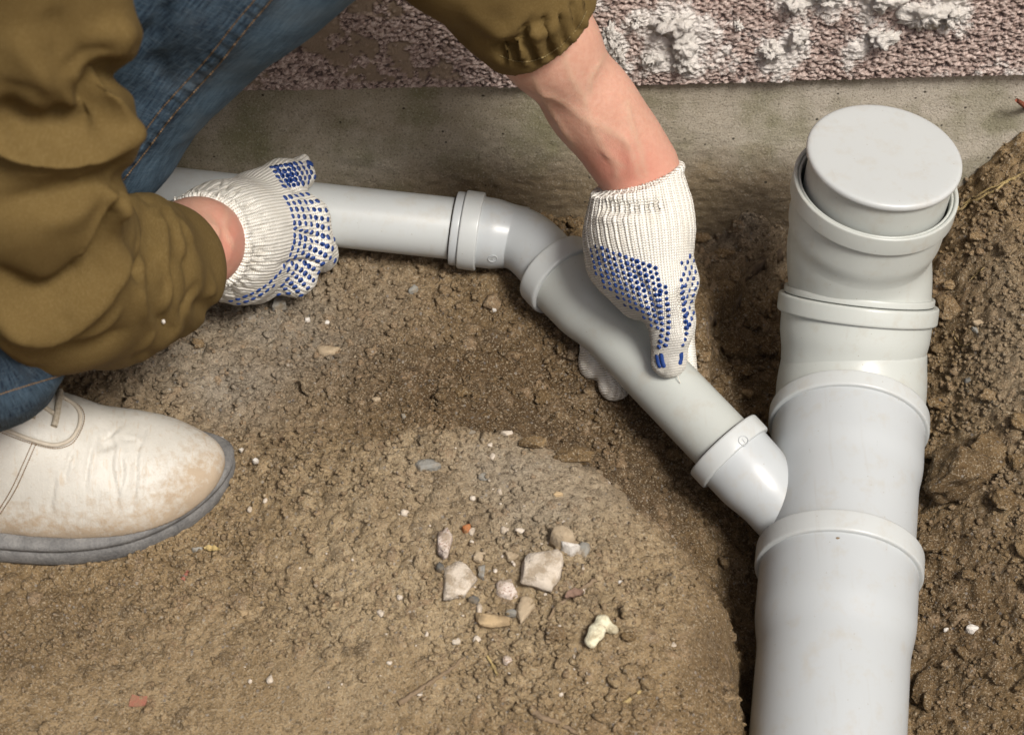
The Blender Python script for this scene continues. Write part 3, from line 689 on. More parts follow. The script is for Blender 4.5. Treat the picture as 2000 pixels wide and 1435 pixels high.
# ------------------------------------------------------------------ materials of the person
def cloth_material():
    n = NT('olive_twill'); a = n.noise(12, 4); b = n.noise(160, 3, 0.6); f = n.noise(1500, 2)
    mp = n.add('ShaderNodeMapping'); mp.inputs['Rotation'].default_value = (0.4, 0.7, 0.6); mp.inputs['Scale'].default_value = (900, 260, 900); n.l.new(n.pos(), mp.inputs[0])
    w = n.noise(1.0, 2, 0.6, mp.outputs[0])
    c = n.mix(a, (0.100, 0.066, 0.022), (0.140, 0.095, 0.034)); c = n.mix(n.ramp(b, [(0.35, 0.2), (0.65, 0.0)]), c, (0.090, 0.056, 0.016))
    c = n.mix(n.ramp(w, [(0.45, 0.0), (0.7, 0.3)]), c, (0.20, 0.145, 0.065))
    return n.done(c, 0.9, n.bump(n.math('ADD', w, f), 0.45, 0.0006), Specular_IOR_Level=0.12)
def denim_material():
    n = NT('blue_denim'); kv = n.attr('ku'); a = n.noise(16, 4, 0.6)
    mp = n.add('ShaderNodeMapping'); mp.inputs['Rotation'].default_value = (0, 0, 0); n.l.new(n.attr('kk', False), mp.inputs[0]); mp.inputs['Scale'].default_value = (620, 60, 620)
    th = n.noise(1.0, 3, 0.7, mp.outputs[0]); mp2 = n.add('ShaderNodeMapping'); n.l.new(n.attr('kk', False), mp2.inputs[0]); mp2.inputs['Scale'].default_value = (120, 900, 400)
    wf = n.noise(1.0, 2, 0.6, mp2.outputs[0]); fd = n.attr('fade')
    c = n.mix(n.ramp(th, [(0.36, 0.0), (0.66, 1.0)]), (0.009, 0.018, 0.034), (0.058, 0.095, 0.135))
    c = n.mix(n.ramp(wf, [(0.5, 0.0), (0.75, 0.55)]), c, (0.12, 0.155, 0.185))
    c = n.mix(n.math('MULTIPLY', fd, n.ramp(a, [(0.3, 0.35), (0.7, 1.0)])), c, n.mix(th, (0.035, 0.072, 0.110), (0.13, 0.20, 0.265)))
    c = n.mix(n.ramp(a, [(0.5, 0.0), (0.75, 0.3)]), c, (0.14, 0.14, 0.13))
    return n.done(c, 0.9, n.bump(n.math('ADD', th, wf), 0.5, 0.0006), Specular_IOR_Level=0.15)
def skin_material():
    n = NT('skin'); v = n.attr('vein'); red = n.attr('red'); a = n.noise(40, 4, 0.6); b = n.noise(260, 4, 0.65); f = n.voro(900)
    c = n.mix(a, (0.50, 0.280, 0.200), (0.585, 0.36, 0.27)); c = n.mix(n.ramp(b, [(0.38, 0.4), (0.6, 0.0)]), c, (0.46, 0.215, 0.15))
    c = n.mix(n.math('MULTIPLY', red, 0.75), c, (0.50, 0.19, 0.14)); c = n.mix(n.math('MULTIPLY', v, 0.42), c, (0.47, 0.345, 0.245))
    return n.done(c, n.math('ADD', 0.42, n.math('MULTIPLY', b, 0.2)), n.bump(n.math('ADD', f, n.math('MULTIPLY', b, 1.5)), 0.22, 0.0007), Subsurface_Weight=0.16, Subsurface_Scale=0.004, Specular_IOR_Level=0.35)
def knit_material():
    n = NT('white_cotton_knit'); ku = n.attr('ku'); kv = n.attr('kv'); rib = n.attr('rib'); a = n.noise(60, 4); f = n.noise(1300, 3, 0.7)
    col = n.math('ABSOLUTE', n.math('SINE', n.math('MULTIPLY', ku, math.pi / 0.0023)))
    row = n.math('SINE', n.math('ADD', n.math('MULTIPLY', kv, 2 * math.pi / 0.0019), n.math('MULTIPLY', col, 1.6)))
    h = n.math('ADD', n.math('MULTIPLY', col, 0.7), n.math('MULTIPLY', row, 0.35))
    c = n.mix(n.ramp(h, [(0.0, 1.0), (0.42, 0.0)]), (0.80, 0.785, 0.73), (0.50, 0.465, 0.395)); c = n.mix(n.ramp(a, [(0.5, 0.0), (0.72, 0.35)]), c, (0.66, 0.61, 0.50))
    c = n.mix(n.ramp(f, [(0.3, 0.35), (0.5, 0.0)]), c, (0.55, 0.52, 0.45))
    return n.done(c, 0.95, n.bump(n.math('ADD', h, n.math('MULTIPLY', f, 0.5)), 0.75, 0.0012), Specular_IOR_Level=0.1)
def simple(name, c0, c1, rough=0.6, sc=80, bump=0.2, bd=0.001, **kw):
    n = NT(name); a = n.noise(sc, 4, 0.6); f = n.noise(sc * 8, 3, 0.65)
    return n.done(n.mix(n.ramp(n.math('ADD', n.math('MULTIPLY', a, 0.7), n.math('MULTIPLY', f, 0.3)), [(0.3, 0.0), (0.7, 1.0)]), c0, c1), rough, n.bump(f, bump, bd), **kw)
def leather_material():
    n = NT('worn_white_leather'); dt = n.attr('dirt'); a = n.noise(35, 5, 0.65); b = n.noise(150, 5, 0.7); f = n.noise(800, 3, 0.6); vr = n.voro(420, feat='DISTANCE_TO_EDGE')
    c = n.mix(a, (0.42, 0.40, 0.35), (0.56, 0.545, 0.50)); d = n.ramp(n.math('ADD', dt, n.math('MULTIPLY', n.math('SUBTRACT', b, 0.5), 2.2)), [(0.25, 0.0), (0.95, 1.0)])
    c = n.mix(n.math('MULTIPLY', d, 0.8), c, n.mix(a, (0.26, 0.18, 0.105), (0.42, 0.32, 0.21))); c = n.mix(n.ramp(f, [(0.28, 0.3), (0.42, 0.0)]), c, (0.40, 0.32, 0.22))
    mp = n.add('ShaderNodeMapping'); mp.inputs['Scale'].default_value = (330, 60, 60); n.l.new(n.pos(), mp.inputs[0]); cr = n.noise(1.0, 4, 0.65, mp.outputs[0])
    c = n.mix(n.ramp(cr, [(0.32, 0.5), (0.42, 0.0)]), c, (0.42, 0.33, 0.23))
    return n.done(c, n.math('ADD', 0.48, n.math('MULTIPLY', d, 0.4)), n.bump(n.math('ADD', n.math('MULTIPLY', vr, 0.5), n.math('ADD', b, cr)), 0.28, 0.0014), Specular_IOR_Level=0.4)
M_CLOTH, M_DENIM, M_SKIN, M_KNIT, M_LEATHER = cloth_material(), denim_material(), skin_material(), knit_material(), leather_material()
M_DOT = simple('blue_grip_rubber', (0.008, 0.032, 0.150), (0.014, 0.052, 0.22), 0.5, 300, 0.15, Specular_IOR_Level=0.4)
M_SOLE = simple('dusty_grey_rubber', (0.075, 0.075, 0.075), (0.215, 0.21, 0.20), 0.8, 60, 0.5, 0.0015)
M_THREAD = simple('tan_stitching', (0.14, 0.085, 0.04), (0.24, 0.15, 0.075), 0.8, 900)
M_TRIM = simple('aged_tan_piping', (0.36, 0.31, 0.24), (0.50, 0.45, 0.37), 0.7, 200)
M_LACE = simple('grimy_shoelace', (0.30, 0.25, 0.18), (0.52, 0.46, 0.36), 0.9, 400, 0.5)
M_COTTON = simple('loose_cotton_end', (0.60, 0.56, 0.47), (0.78, 0.75, 0.67), 0.95, 300, 0.6)

person = empty('person', (-0.36, 1.08, 0.0))
tag(person, 'squatting person in olive jacket, jeans, dotted work gloves and a white shoe', 'person')
SHR = np.array([-0.27, 1.02, 0.68]); SHL = np.array([-0.26, 1.20, 0.74]); HIP = np.array([-0.60, 1.14, 0.30])
ELR = at(30, 500, 0.28)

# ------------------------------------------------------------------ body: arms and shoulders, one surface
RW = [at(470, 463, 0.070), at(425, 467, 0.092), at(385, 475, 0.125), at(280, 500, 0.175), ELR, SHR]
RR = [0.026, 0.0285, 0.0295, 0.036, 0.043, 0.05]
LW = [at(1256, 380, 0.125), at(1247, 332, 0.140), at(1205, 268, 0.168), at(1156, 205, 0.197), at(1068, 82, 0.256), at(955, -70, 0.33), at(860, -190, 0.40), SHL]
LR = [0.025, 0.0262, 0.0268, 0.0288, 0.0328, 0.036, 0.038, 0.05]
def f_body(P):
    d = smin(chain(P, RW, RR, 0.02), chain(P, LW, LR, 0.02), 0.02)
    d = smin(d, rcone(P, SHR, SHL, 0.06, 0.06), 0.04)
    return smin(d, rcone(P, (SHR + SHL) / 2, (SHR + SHL) / 2 + np.array([-0.12, 0, -0.12]), 0.08, 0.10), 0.05)
V, F = surface_nets(f_body, (-0.58, 0.88, 0.03), (0.22, 1.42, 0.88), 0.0036)
V = relax(V, F, 2)
VEINS = [[(1098, 95), (1115, 150), (1140, 190), (1150, 232), (1165, 262), (1178, 290), (1215, 325)], [(1050, 180), (1090, 195), (1120, 215), (1148, 240)], [(1150, 232), (1180, 250), (1225, 280), (1250, 345)],
         [(1150, 180), (1155, 150), (1180, 110)], [(1040, 150), (1075, 215), (1120, 285)], [(1178, 290), (1200, 320), (1208, 350)], [(1225, 200), (1235, 250), (1250, 290), (1260, 340)], [(405, 425), (425, 450), (420, 500), (440, 520)], [(445, 410), (440, 450), (455, 480)]]
st = [(v, 4.6, 0.0015, 0.3) for v in VEINS] + [([(1225, 250), (1235, 350)], 10, 0.0018, 0.5), ([(1100, 150), (1180, 300)], 26, 0.0015, 0.5), ([(425, 400), (400, 520)], 10, -0.0018, .5), ([(460, 440), (440, 520)], 12, 0.002, .5)]
Vs = sculpt(V, F, st)
u, v, _ = proj(Vs); vein = np.zeros(len(V))
for p in VEINS: vein = np.maximum(vein, np.exp(-(seg_dist(u, v, catmull(np.array(p, float), 6))[0] / 6.0) ** 2))
red = np.clip(inpoly_soft(u, v, (1215, 330), (90, 50)) + 0.8 * inpoly_soft(u, v, (455, 470), (45, 90)) + 0.1, 0, 1)
link_mesh('body', np_mesh('body', Vs, F, {'vein': vein, 'red': red}), M_SKIN, person)

# ------------------------------------------------------------------ jacket
jacket = link_mesh('jacket', np_mesh('jacket', *[a for a in surface_nets(
    lambda P: smin(smin(rcone(P, SHR + [-.02, 0, 0], SHL + [-.02, 0, 0], 0.085, 0.085), rcone(P, (SHR + SHL) / 2 + [-.02, 0, -.01], HIP + [0.02, 0, 0.06], 0.125, 0.16), 0.08), ellips(P, HIP + [0.02, 0, 0.12], np.eye(3), (0.17, 0.19, 0.14)), 0.08),
    (-0.85, 0.82, 0.12), (-0.05, 1.39, 0.92), 0.008)]), M_CLOTH, person)
SR = [at(322, 520, 0.128), at(300, 530, 0.145), at(205, 534, 0.20), at(90, 528, 0.255), at(30, 455, 0.31), at(38, 300, 0.385), at(48, 150, 0.44), at(40, 30, 0.49), SHR]
SRr = [0.037, 0.046, 0.058, 0.0620, 0.064, 0.062, 0.0545, 0.056, 0.075]
def f_sr(P):
    d = chain(P, SR, SRr, 0.03)
    return np.maximum(d, -chain(P, [at(400, 480, 0.10), SR[0], SR[2]], [0.034, 0.034, 0.034], 0.01))
V, F = surface_nets(f_sr, (-0.46, 0.86, 0.06), (-0.14, 1.32, 0.78), 0.0030)
V = relax(V, F, 3)
FOLDS = [([(232, 90), (180, 105), (120, 150)], 9, -0.006, .4), ([(238, 320), (200, 345), (140, 358)], 7, -0.007, .4), ([(240, 350), (205, 395), (170, 470), (150, 520)], 6, 0.006, .4), ([(225, 370), (196, 430), (185, 470)], 7, -0.006, .4), ([(120, 660), (190, 640), (240, 590)], 8, 0.005, .5), ([(335, 420), (352, 470), (360, 520)], 5, 0.004, .5), ([(20, 330), (110, 345), (180, 325)], 9, 0.005, .4), ([(290, 600), (330, 640), (345, 650)], 6, -0.005, .5), ([(-40, 250), (40, 285), (130, 303), (190, 285), (232, 238), (218, 165)], 16, 0.018, .25), ([(-30, 225), (50, 255), (120, 262), (150, 225)], 24, -0.021, .4), ([(186, 150), (176, 215), (150, 275)], 15, -0.017, .5),
 ([(225, 40), (236, 75), (220, 120)], 26, 0.006, .5), ([(170, 145), (205, 143), (260, 150)], 12, -0.010, .4), ([(-20, 400), (100, 385), (190, 340), (235, 300)], 28, -0.010, .5), ([(60, 440), (150, 420), (215, 370)], 20, 0.004, .6),
 ([(-40, 585), (50, 640), (115, 632), (180, 575), (224, 500), (236, 425), (226, 360)], 21, 0.015, .25), ([(-30, 520), (70, 578), (140, 555), (190, 495), (214, 430), (218, 380)], 19, -0.016, .35),
 ([(258, 395), (285, 440), (282, 510), (272, 560)], 15, -0.020, .45), ([(236, 385), (262, 450), (268, 540), (272, 600), (300, 638)], 8, 0.008, .25), ([(292, 400), (312, 450), (310, 520), (318, 560), (312, 615)], 11, 0.009, .4),
 ([(320, 500), (335, 540), (330, 590)], 14, -0.008, .5), ([(325, 400), (378, 478), (415, 560), (400, 585)], 6, 0.005, .3), ([(352, 480), (375, 540), (372, 590)], 12, -0.006, .5), ([(395, 555), (375, 580), (362, 625)], 9, -0.008, .4),
 ([(300, 640), (285, 665), (265, 690)], 6, 0.005, .5), ([(60, 690), (180, 680), (260, 640)], 22, -0.008, .5), ([(-20, 650), (40, 690), (90, 715)], 10, 0.006, .5), ([(100, 20), (120, 80), (110, 140)], 30, -0.005, .5), ([(20, 60), (60, 130), (130, 190)], 26, 0.005, .5)]
V = sculpt(V, F, [f + (1.2,) for f in FOLDS]); CR_ = V @ np.array([[1., .5, .3], [-.4, .35, .2], [.2, .3, .35]]).T; rn = fbm3(CR_, 0.028, 3); V = V - vnormals(V, F) * (0.0035 * np.exp(-(rn / 0.05) ** 2) * sstep(-.1, .2, fbm3(V + 2, 0.08, 2)))[:, None]; V = sculpt(V, F, [([(200, 146), (300, 152)], 20, -0.016, 3), ([(228, 352), (300, 345)], 20, -0.010, 3), ([(236, 268), (290, 262)], 26, 0.005, 3), ([(225, 70), (300, 70)], 28, 0.004, 3), ([(395, 600), (440, 625)], 18, -0.006, 3)], False); V = V + vnormals(V, F) * (0.0022 * fbm3(V, 0.05, 3))[:, None]; V = relax(V, F, 4)
sleeve_near = link_mesh('sleeve', np_mesh('sleeve', V, F), M_CLOTH, jacket); tag(sleeve_near, 'baggy near sleeve with deep folds at the elbow')
SL = [at(1078, 70, 0.258), at(1058, 42, 0.275), at(1003, -18, 0.31), at(905, -125, 0.37), SHL]; SLr = [0.0365, 0.0435, 0.0470, 0.053, 0.075]
hemN = norm(norm(LW[3] - LW[4]) + np.array([0.10, 0.0, 0.05])); hemP = at(1052, 40, 0.273)
def f_sl(P):
    d = chain(P, [SL[0] + norm(SL[0] - SL[1]) * 0.03] + SL, [0.0350] + SLr, 0.02); d = np.maximum(d, (P - hemP.astype(np.float32)) @ hemN.astype(np.float32))
    return np.maximum(d, -chain(P, [LW[3], LW[4], LW[5]], [0.0345, 0.0350, 0.036], 0.01))
V, F = surface_nets(f_sl, (-0.36, 1.02, 0.20), (0.14, 1.42, 0.86), 0.0029)
V = relax(V, F, 2)
GA = [([(985, 122), (968, 88)], 6, -0.004), ([(1012, 124), (985, 75)], 7, -0.006), ([(1030, 124), (1010, 80)], 5, 0.004), ([(1048, 120), (1020, 55)], 7, -0.006), ([(1062, 116), (1042, 62)], 5, 0.004), ([(1078, 108), (1065, 40)], 7, -0.006), ([(1092, 100), (1080, 50)], 5, 0.0045),
      ([(1105, 88), (1096, 35)], 6, -0.006), ([(1118, 76), (1112, 20)], 5, 0.004), ([(1128, 62), (1118, 10)], 5, -0.005), ([(1140, 48), (1132, 0)], 5, 0.004), ([(1146, 30), (1140, -10)], 4, -0.004), ([(930, 80), (990, 95), (1050, 30)], 16, -0.009), ([(900, 20), (980, 60), (1040, 10)], 18, 0.007), ([(1000, 60), (1060, 62), (1110, 15)], 12, 0.005)]
V = sculpt(V, F, [(a, b, c, 1.2 if len(a) > 2 else 3) for a, b, c in GA]); V = V + vnormals(V, F) * (0.002 * fbm3(V, 0.04, 3))[:, None]
sleeve_far = link_mesh('sleeve', np_mesh('sleeve', V, F), M_CLOTH, jacket); tag(sleeve_far, 'far sleeve with gathered elastic cuff above the bare forearm')

def stitches(name, pts, bvh, mat, parent, n, r=0.0006, lift=0.0004, fill=0.68):
    pl = catmull(np.array(pts, float), 24); L = np.concatenate([[0], np.cumsum(np.hypot(*np.diff(pl, axis=0).T))]); VV = []; QQ = []; TT = []; o = 0
    for k in range(n):
        ps = []
        for t in np.linspace(k / n, (k + fill) / n, 3):
            h, nn = cast(bvh, np.interp(t * L[-1], L, pl[:, 0]), np.interp(t * L[-1], L, pl[:, 1]))
            if h is not None: ps.append(np.array(h + nn * lift))
        if len(ps) == 3 and np.linalg.norm(ps[2] - ps[0]) < 0.02:
            V, Q, T = tube(ps, [r * .6, r, r * .6], 5); VV.append(V); QQ.append(Q + o); TT.append(T + o); o += len(V)
    if not VV: return
    ob = link_mesh(name, mixed_mesh(name, np.vstack(VV), np.vstack(QQ), np.vstack(TT)), mat, parent); ob['kind'] = 'stuff'; return ob
M_OLTHREAD = simple('olive_thread', (0.20, 0.15, 0.06), (0.28, 0.21, 0.09), 0.8, 900)
stitches('cuff_stitching', [(975, 108), (1010, 120), (1050, 116), (1095, 90), (1130, 52), (1146, 20)], bvh_of([sleeve_far]), M_OLTHREAD, jacket, 48, 0.0005)
# ------------------------------------------------------------------ jeans
jeans = link_mesh('jeans', np_mesh('jeans', *surface_nets(lambda P: ellips(P, HIP, np.eye(3), (0.16, 0.19, 0.12)), HIP - 0.21, HIP + 0.21, 0.012), {'ku': [0], 'kv': [0]} if False else None), M_DENIM, person)
def leg(name, pts, rad, bounds, cutp=None, cutn=None, strokes=(), fade=None, k=0.03, hollow=None):
    def f(P):
        d = chain(P, pts, rad, k)
        if cutp is not None: d = np.maximum(d, (P - np.asarray(cutp, np.float32)) @ np.asarray(cutn, np.float32))
        if hollow is not None: d = np.maximum(d, -chain(P, hollow[0], hollow[1], 0.01))
        return d
    V, F = surface_nets(f, *bounds, 0.0040); V = relax(V, F, 2)
    ax = norm(np.asarray(pts[1]) - np.asarray(pts[0])); e1 = norm(np.cross(ax, CF)); e2 = np.cross(ax, e1); q = V - pts[0]
    kk = np.stack([np.arctan2(q @ e2, q @ e1) * 0.065, q @ ax, np.zeros(len(V))], 1)
    V = sculpt(V, F, strokes); V = V + vnormals(V, F) * (0.003 * fbm3(V, 0.05, 3))[:, None]
    u, v, _ = proj(V); fd = fade(u, v) if fade else np.zeros(len(V))
    return link_mesh(name, np_mesh(name, V, F, {'kk': kk, 'ku': kk[:, 0], 'kv': kk[:, 1], 'fade': fd}), M_DENIM, jeans)
KNL = at(620, -280, 0.47)
SEAM = [(560, -40), (525, 5), (480, 58), (430, 122), (385, 172), (335, 228), (290, 288), (240, 352)]
SEAM2 = [(p[0] - 20, p[1] - 14) for p in SEAM]; SEAMm = [(p[0] - 10, p[1] - 7) for p in SEAM]
def fade_l(u, v):
    d, t, s = seg_dist(u, v, SEAMm); r = 0.45 * np.exp(-((d - 30) / 30) ** 2) + 0.7 * sstep(20, 60, d) * (s < 0)
    r = np.where(((u - 430) + (v - 122) * 0.9) > 0, 0.75 * sstep(8, 45, d), 0.12) + 0.4 * inpoly_soft(u, v, (250, 125), (30, 30))
    return np.clip(r, 0, 1)
pk = [([(SEAMm[i][0] * (1 - t) + SEAMm[i + 1][0] * t - 9, SEAMm[i][1] * (1 - t) + SEAMm[i + 1][1] * t - 6), (SEAMm[i][0] * (1 - t) + SEAMm[i + 1][0] * t + 9, SEAMm[i][1] * (1 - t) + SEAMm[i + 1][1] * t + 6)], 5, 0.0016, 3) for i in range(len(SEAM) - 1) for t in (0.15, 0.48, 0.82)]
legL = leg('trouser_leg', [at(-70, 480, 0.11), at(140, 232, 0.25), at(465, -133, 0.41), KNL, HIP + [0.02, 0.04, 0.02]], [0.060, 0.069, 0.073, 0.078, 0.10], ((-0.66, 0.98, 0.03), (0.03, 1.40, 0.62)), None, None,
           [(SEAMm, 13, 0.0022, 0.02)] + pk + [([(330, -10), (300, 60), (235, 110)], 16, -0.006, .5), ([(300, 100), (330, 180)], 20, -0.003, .5)], fade_l)
HN = norm(np.array([0.16, -0.05, -1.0])); HPn = at(60, 758, 0.146)
legR = leg('trouser_leg', [at(0, 800, 0.06), at(-5, 775, 0.10), at(-40, 660, 0.22), np.array([-0.38, 0.98, 0.40]), HIP + [0, -0.05, 0]], [0.043, 0.0455, 0.052, 0.07, 0.095], ((-0.75, 0.80, 0.03), (-0.22, 1.27, 0.56)), HPn, HN,
           [([(0, 768), (60, 748), (120, 735)], 4, -0.0012, 3)], lambda u, v: 0.5 * np.exp(-((v - 790 + 0.3 * u) / 14) ** 2), hollow=([at(0, 820, 0.04), at(-5, 775, 0.10), at(-20, 720, 0.16)], [0.041, 0.0425, 0.043]))
tag(legL, 'far trouser leg with double-stitched seam'); tag(legR, 'near trouser leg hem over the shoe')
bv = bvh_of([legL]); stitches('seam_stitching', SEAM, bv, M_THREAD, jeans, 95); stitches('seam_stitching', SEAM2, bv, M_THREAD, jeans, 95)
bv = bvh_of([legR]); stitches('hem_stitching', [(-10, 772), (60, 750), (118, 733)], bv, M_THREAD, jeans, 26)

# ------------------------------------------------------------------ gloves
def glove(name, f, bounds, axis0, axis1, strokes, rimc, rimn, riblen, label):
    V, F = surface_nets(f, *bounds, 0.00112); V = relax(V, F, 1)
    ax = norm(axis1 - axis0); e1 = norm(np.cross(ax, CF)); e2 = np.cross(ax, e1); q = V - axis0
    ang = np.arctan2(q @ e2, q @ e1); al = q @ ax
    N = vnormals(V, F); s = -((V - rimc) @ rimn); rib = np.exp(-(np.maximum(s - riblen * 0.45, 0) / (riblen * 0.4)) ** 2)
    V = V + N * (0.00055 * rib * np.sin(ang * 66))[:, None] + N * (0.0007 * fbm3(V, 0.012, 3) + 0.0003 * fbm3(V, 0.003, 2))[:, None]
    V = sculpt(V, F, strokes)
    o = link_mesh(name, np_mesh(name, V, F, {'ku': ang * 0.036, 'kv': al, 'rib': rib}), M_KNIT, person); o['label'] = label
    return o
def dots(g, places, r=0.0017, name='grip_dots', jitter=0.6):
    bv = bvh_of([g]); VV = []; QQ = []; o = 0; k = 8; a = np.linspace(0, 2 * np.pi, k, endpoint=False); rs = np.random.RandomState(4)
    for (uu, vv) in places:
        h, nn = cast(bv, uu + rs.uniform(-jitter, jitter), vv + rs.uniform(-jitter, jitter))
        if h is None or -(np.array(nn) @ CF) < 0.12: continue
        nn = np.array(nn); t = norm(np.cross(nn, [0.3, 0.5, 0.8])); b = np.cross(nn, t); h = np.array(h); q = r * rs.uniform(0.85, 1.12)
        R1 = h + q * (np.cos(a)[:, None] * t + np.sin(a)[:, None] * b) - nn * 0.0004; R2 = h + 0.78 * q * (np.cos(a)[:, None] * t + np.sin(a)[:, None] * b) + nn * 0.0006
        R3 = h + 0.3 * q * (np.cos(a)[:, None] * t + np.sin(a)[:, None] * b) + nn * 0.0010
        VV.append(np.vstack([R1, R2, R3])); QQ.append(grid_faces(3, k, True)[:, ::-1] + o); o += 3 * k
    V = np.vstack(VV); Q = np.vstack(QQ); caps = []
    me = bpy.data.meshes.new(name); n = len(VV)
    me.from_pydata([tuple(p) for p in V], [], [tuple(int(x) for x in f) for f in Q[:, ::-1]] + [tuple(i * 3 * k + 2 * k + j for j in range(k)) for i in range(n)]); me.update()
    ob = link_mesh(name, me, M_DOT, g); ob['kind'] = 'stuff'; return ob
def in_poly(p, poly):
    x, y = p; c = False; j = len(poly) - 1
    for i in range(len(poly)):
        if (poly[i][1] > y) != (poly[j][1] > y) and x < (poly[j][0] - poly[i][0]) * (y - poly[i][1]) / (poly[j][1] - poly[i][1]) + poly[i][0]: c = not c
        j = i
    return c
def lattice(poly, du, dv, ang=0.0, stag=0.5):
    P = np.array(poly, float); c = P.mean(0); out = []; ca, sa = math.cos(ang), math.sin(ang)
    for i in range(-40, 41):
        for j in range(-40, 41):
            x = (i + stag * (j % 2)) * du; y = j * dv; q = (c[0] + x * ca - y * sa, c[1] + x * sa + y * ca)
            if in_poly(q, poly): out.append(q)
    return out
# hand on the slanting pipe
WL = at(1254, 346, 0.137); nL = norm(0.45 * norm(LW[2] - LW[1]) + 0.6 * np.array([-0.12, 0.66, 0.74]))
ax_p = lambda t: PB0 + (PB1 - PB0) * t
uL = lambda t, off, z: ax_p(t) + np.array([0, 0, z]) + off * norm(np.cross(BD, [0, 0, 1]))
def f_gl(P):
    d = chain(P, [WL + nL * 0.012, at(1252, 400, 0.122), at(1252, 450, 0.110), at(1254, 505, 0.092)], [0.0310, 0.0312, 0.0345, 0.0350], 0.02)
    d = smin(d, chain(P, [at(1195, 470, 0.095), at(1200, 512, 0.078), at(1250, 585, 0.058)], [0.0155, 0.0165, 0.0150], 0.01), 0.022)
    d = smin(d, chain(P, [at(1262, 470, 0.108), at(1288, 560, 0.088), at(1312, 635, 0.060), at(1306, 704, 0.034)], [0.026, 0.0195, 0.0143, 0.0136], 0.012), 0.016)
    d = smin(d, chain(P, [at(1300, 470, 0.085), at(1320, 548, 0.052), at(1322, 622, 0.012), uL(0.62, -0.028, -0.020)], [0.020, 0.0160, 0.0125, 0.0115], 0.01), 0.010)
    fin = [([at(1290, 500, 0.06), at(1296, 580, 0.01), uL(0.45, 0.012, -0.036), at(1188, 704, -0.018)], [0.020, 0.0150, 0.0105, 0.0095]),
           ([at(1262, 490, 0.06), at(1262, 530, 0.012), uL(0.33, 0.012, -0.036), at(1156, 668, -0.016)], [0.020, 0.0150, 0.0105, 0.0092]),
           ([at(1225, 480, 0.06), at(1228, 500, 0.018), uL(0.24, -0.022, -0.028), uL(0.24, 0.0, -0.036)], [0.018, 0.0140, 0.0110, 0.0100])]
    for p, r in fin: d = smin(d, chain(P, p, r, 0.01), 0.006)
    d = np.maximum(d, (P - WL.astype(np.float32)) @ nL.astype(np.float32))
    e1 = norm(np.cross(nL, [0, 0, 1])); e2 = np.cross(nL, e1); q = P - WL.astype(np.float32); hx = q @ nL; rr = np.sqrt((q @ e1) ** 2 + (q @ e2) ** 2)
    d = smin(d, np.sqrt((rr - 0.0300) ** 2 + (hx + 0.001) ** 2) - 0.0028, 0.002)
    return np.maximum(d, -np.maximum(rcone(P, WL + nL * 0.03, WL - nL * 0.010, 0.0280, 0.0270), -(hx + 0.010))).astype(np.float32)
gl = glove('glove', f_gl, ((-0.02, 1.06, -0.07), (0.20, 1.40, 0.19)), WL, at(1280, 560, 0.08),
           [([(1160, 398), (1210, 408), (1275, 402), (1300, 395)], 15, -0.0032, .5), ([(1165, 378), (1230, 388), (1300, 380)], 12, 0.0014, .5), ([(1158, 425), (1200, 430), (1260, 428)], 10, 0.0018, .6), ([(1326, 560), (1334, 620), (1340, 665)], 6, -0.0045, .5),
            ([(1225, 520), (1262, 570), (1282, 625)], 8, -0.0028, .5), ([(1290, 640), (1320, 642)], 5, -0.0008, .5)], WL, nL, 0.055, 'white knit glove with blue dots, thumb lying on the slanting pipe')
pl_ = lattice([(1153, 470), (1195, 484), (1240, 505), (1270, 510), (1285, 528), (1293, 560), (1290, 650), (1268, 640), (1225, 602), (1180, 560), (1152, 515)], 12.4, 9.8, R(20))
pl_ += lattice([(1328, 508), (1356, 488), (1366, 530), (1364, 600), (1350, 640), (1340, 625), (1338, 585), (1330, 560)], 12, 11, R(-10))
for line in ([(1300, 560), (1304, 600), (1306, 640), (1299, 680)], [(1288, 575), (1291, 610), (1293, 645), (1286, 684)], [(1332, 560), (1336, 600), (1340, 650), (1332, 680)]):
    q = catmull(np.array(line, float), 20); L = np.concatenate([[0], np.cumsum(np.hypot(*np.diff(q, axis=0).T))])
    pl_ += [(np.interp(s, L, q[:, 0]), np.interp(s, L, q[:, 1])) for s in np.arange(0, L[-1], 11.5)]
dots(gl, pl_, 0.0020)
def patch_strip(g, lines, w, name, mat, lift=0.0005):
    bv = bvh_of([g])
    for line in lines:
        ps = [];
        for p in catmull(np.array(line, float), 6):
            h, nn = cast(bv, *p)
            if h is not None: ps.append(np.array(h + nn * lift))
        if len(ps) > 2: tube_obj(name, ps, [w * .7] + [w] * (len(ps) - 2) + [w * .7], mat, g, 8, True, (1, 1))
patch_strip(gl, [[(1291, 690), (1293, 704), (1297, 718)], [(1282, 692), (1285, 708), (1290, 718)], [(1331, 688), (1331, 700), (1328, 712)]], 0.0022, 'tip_patch', M_DOT, -0.0011)
th0 = at(1322, 726, 0.028); tube_obj('loose_thread', catmull([th0, at(1325, 738, 0.0265), at(1329, 748, 0.0240)], 5), 0.0003, M_COTTON, gl, 6)
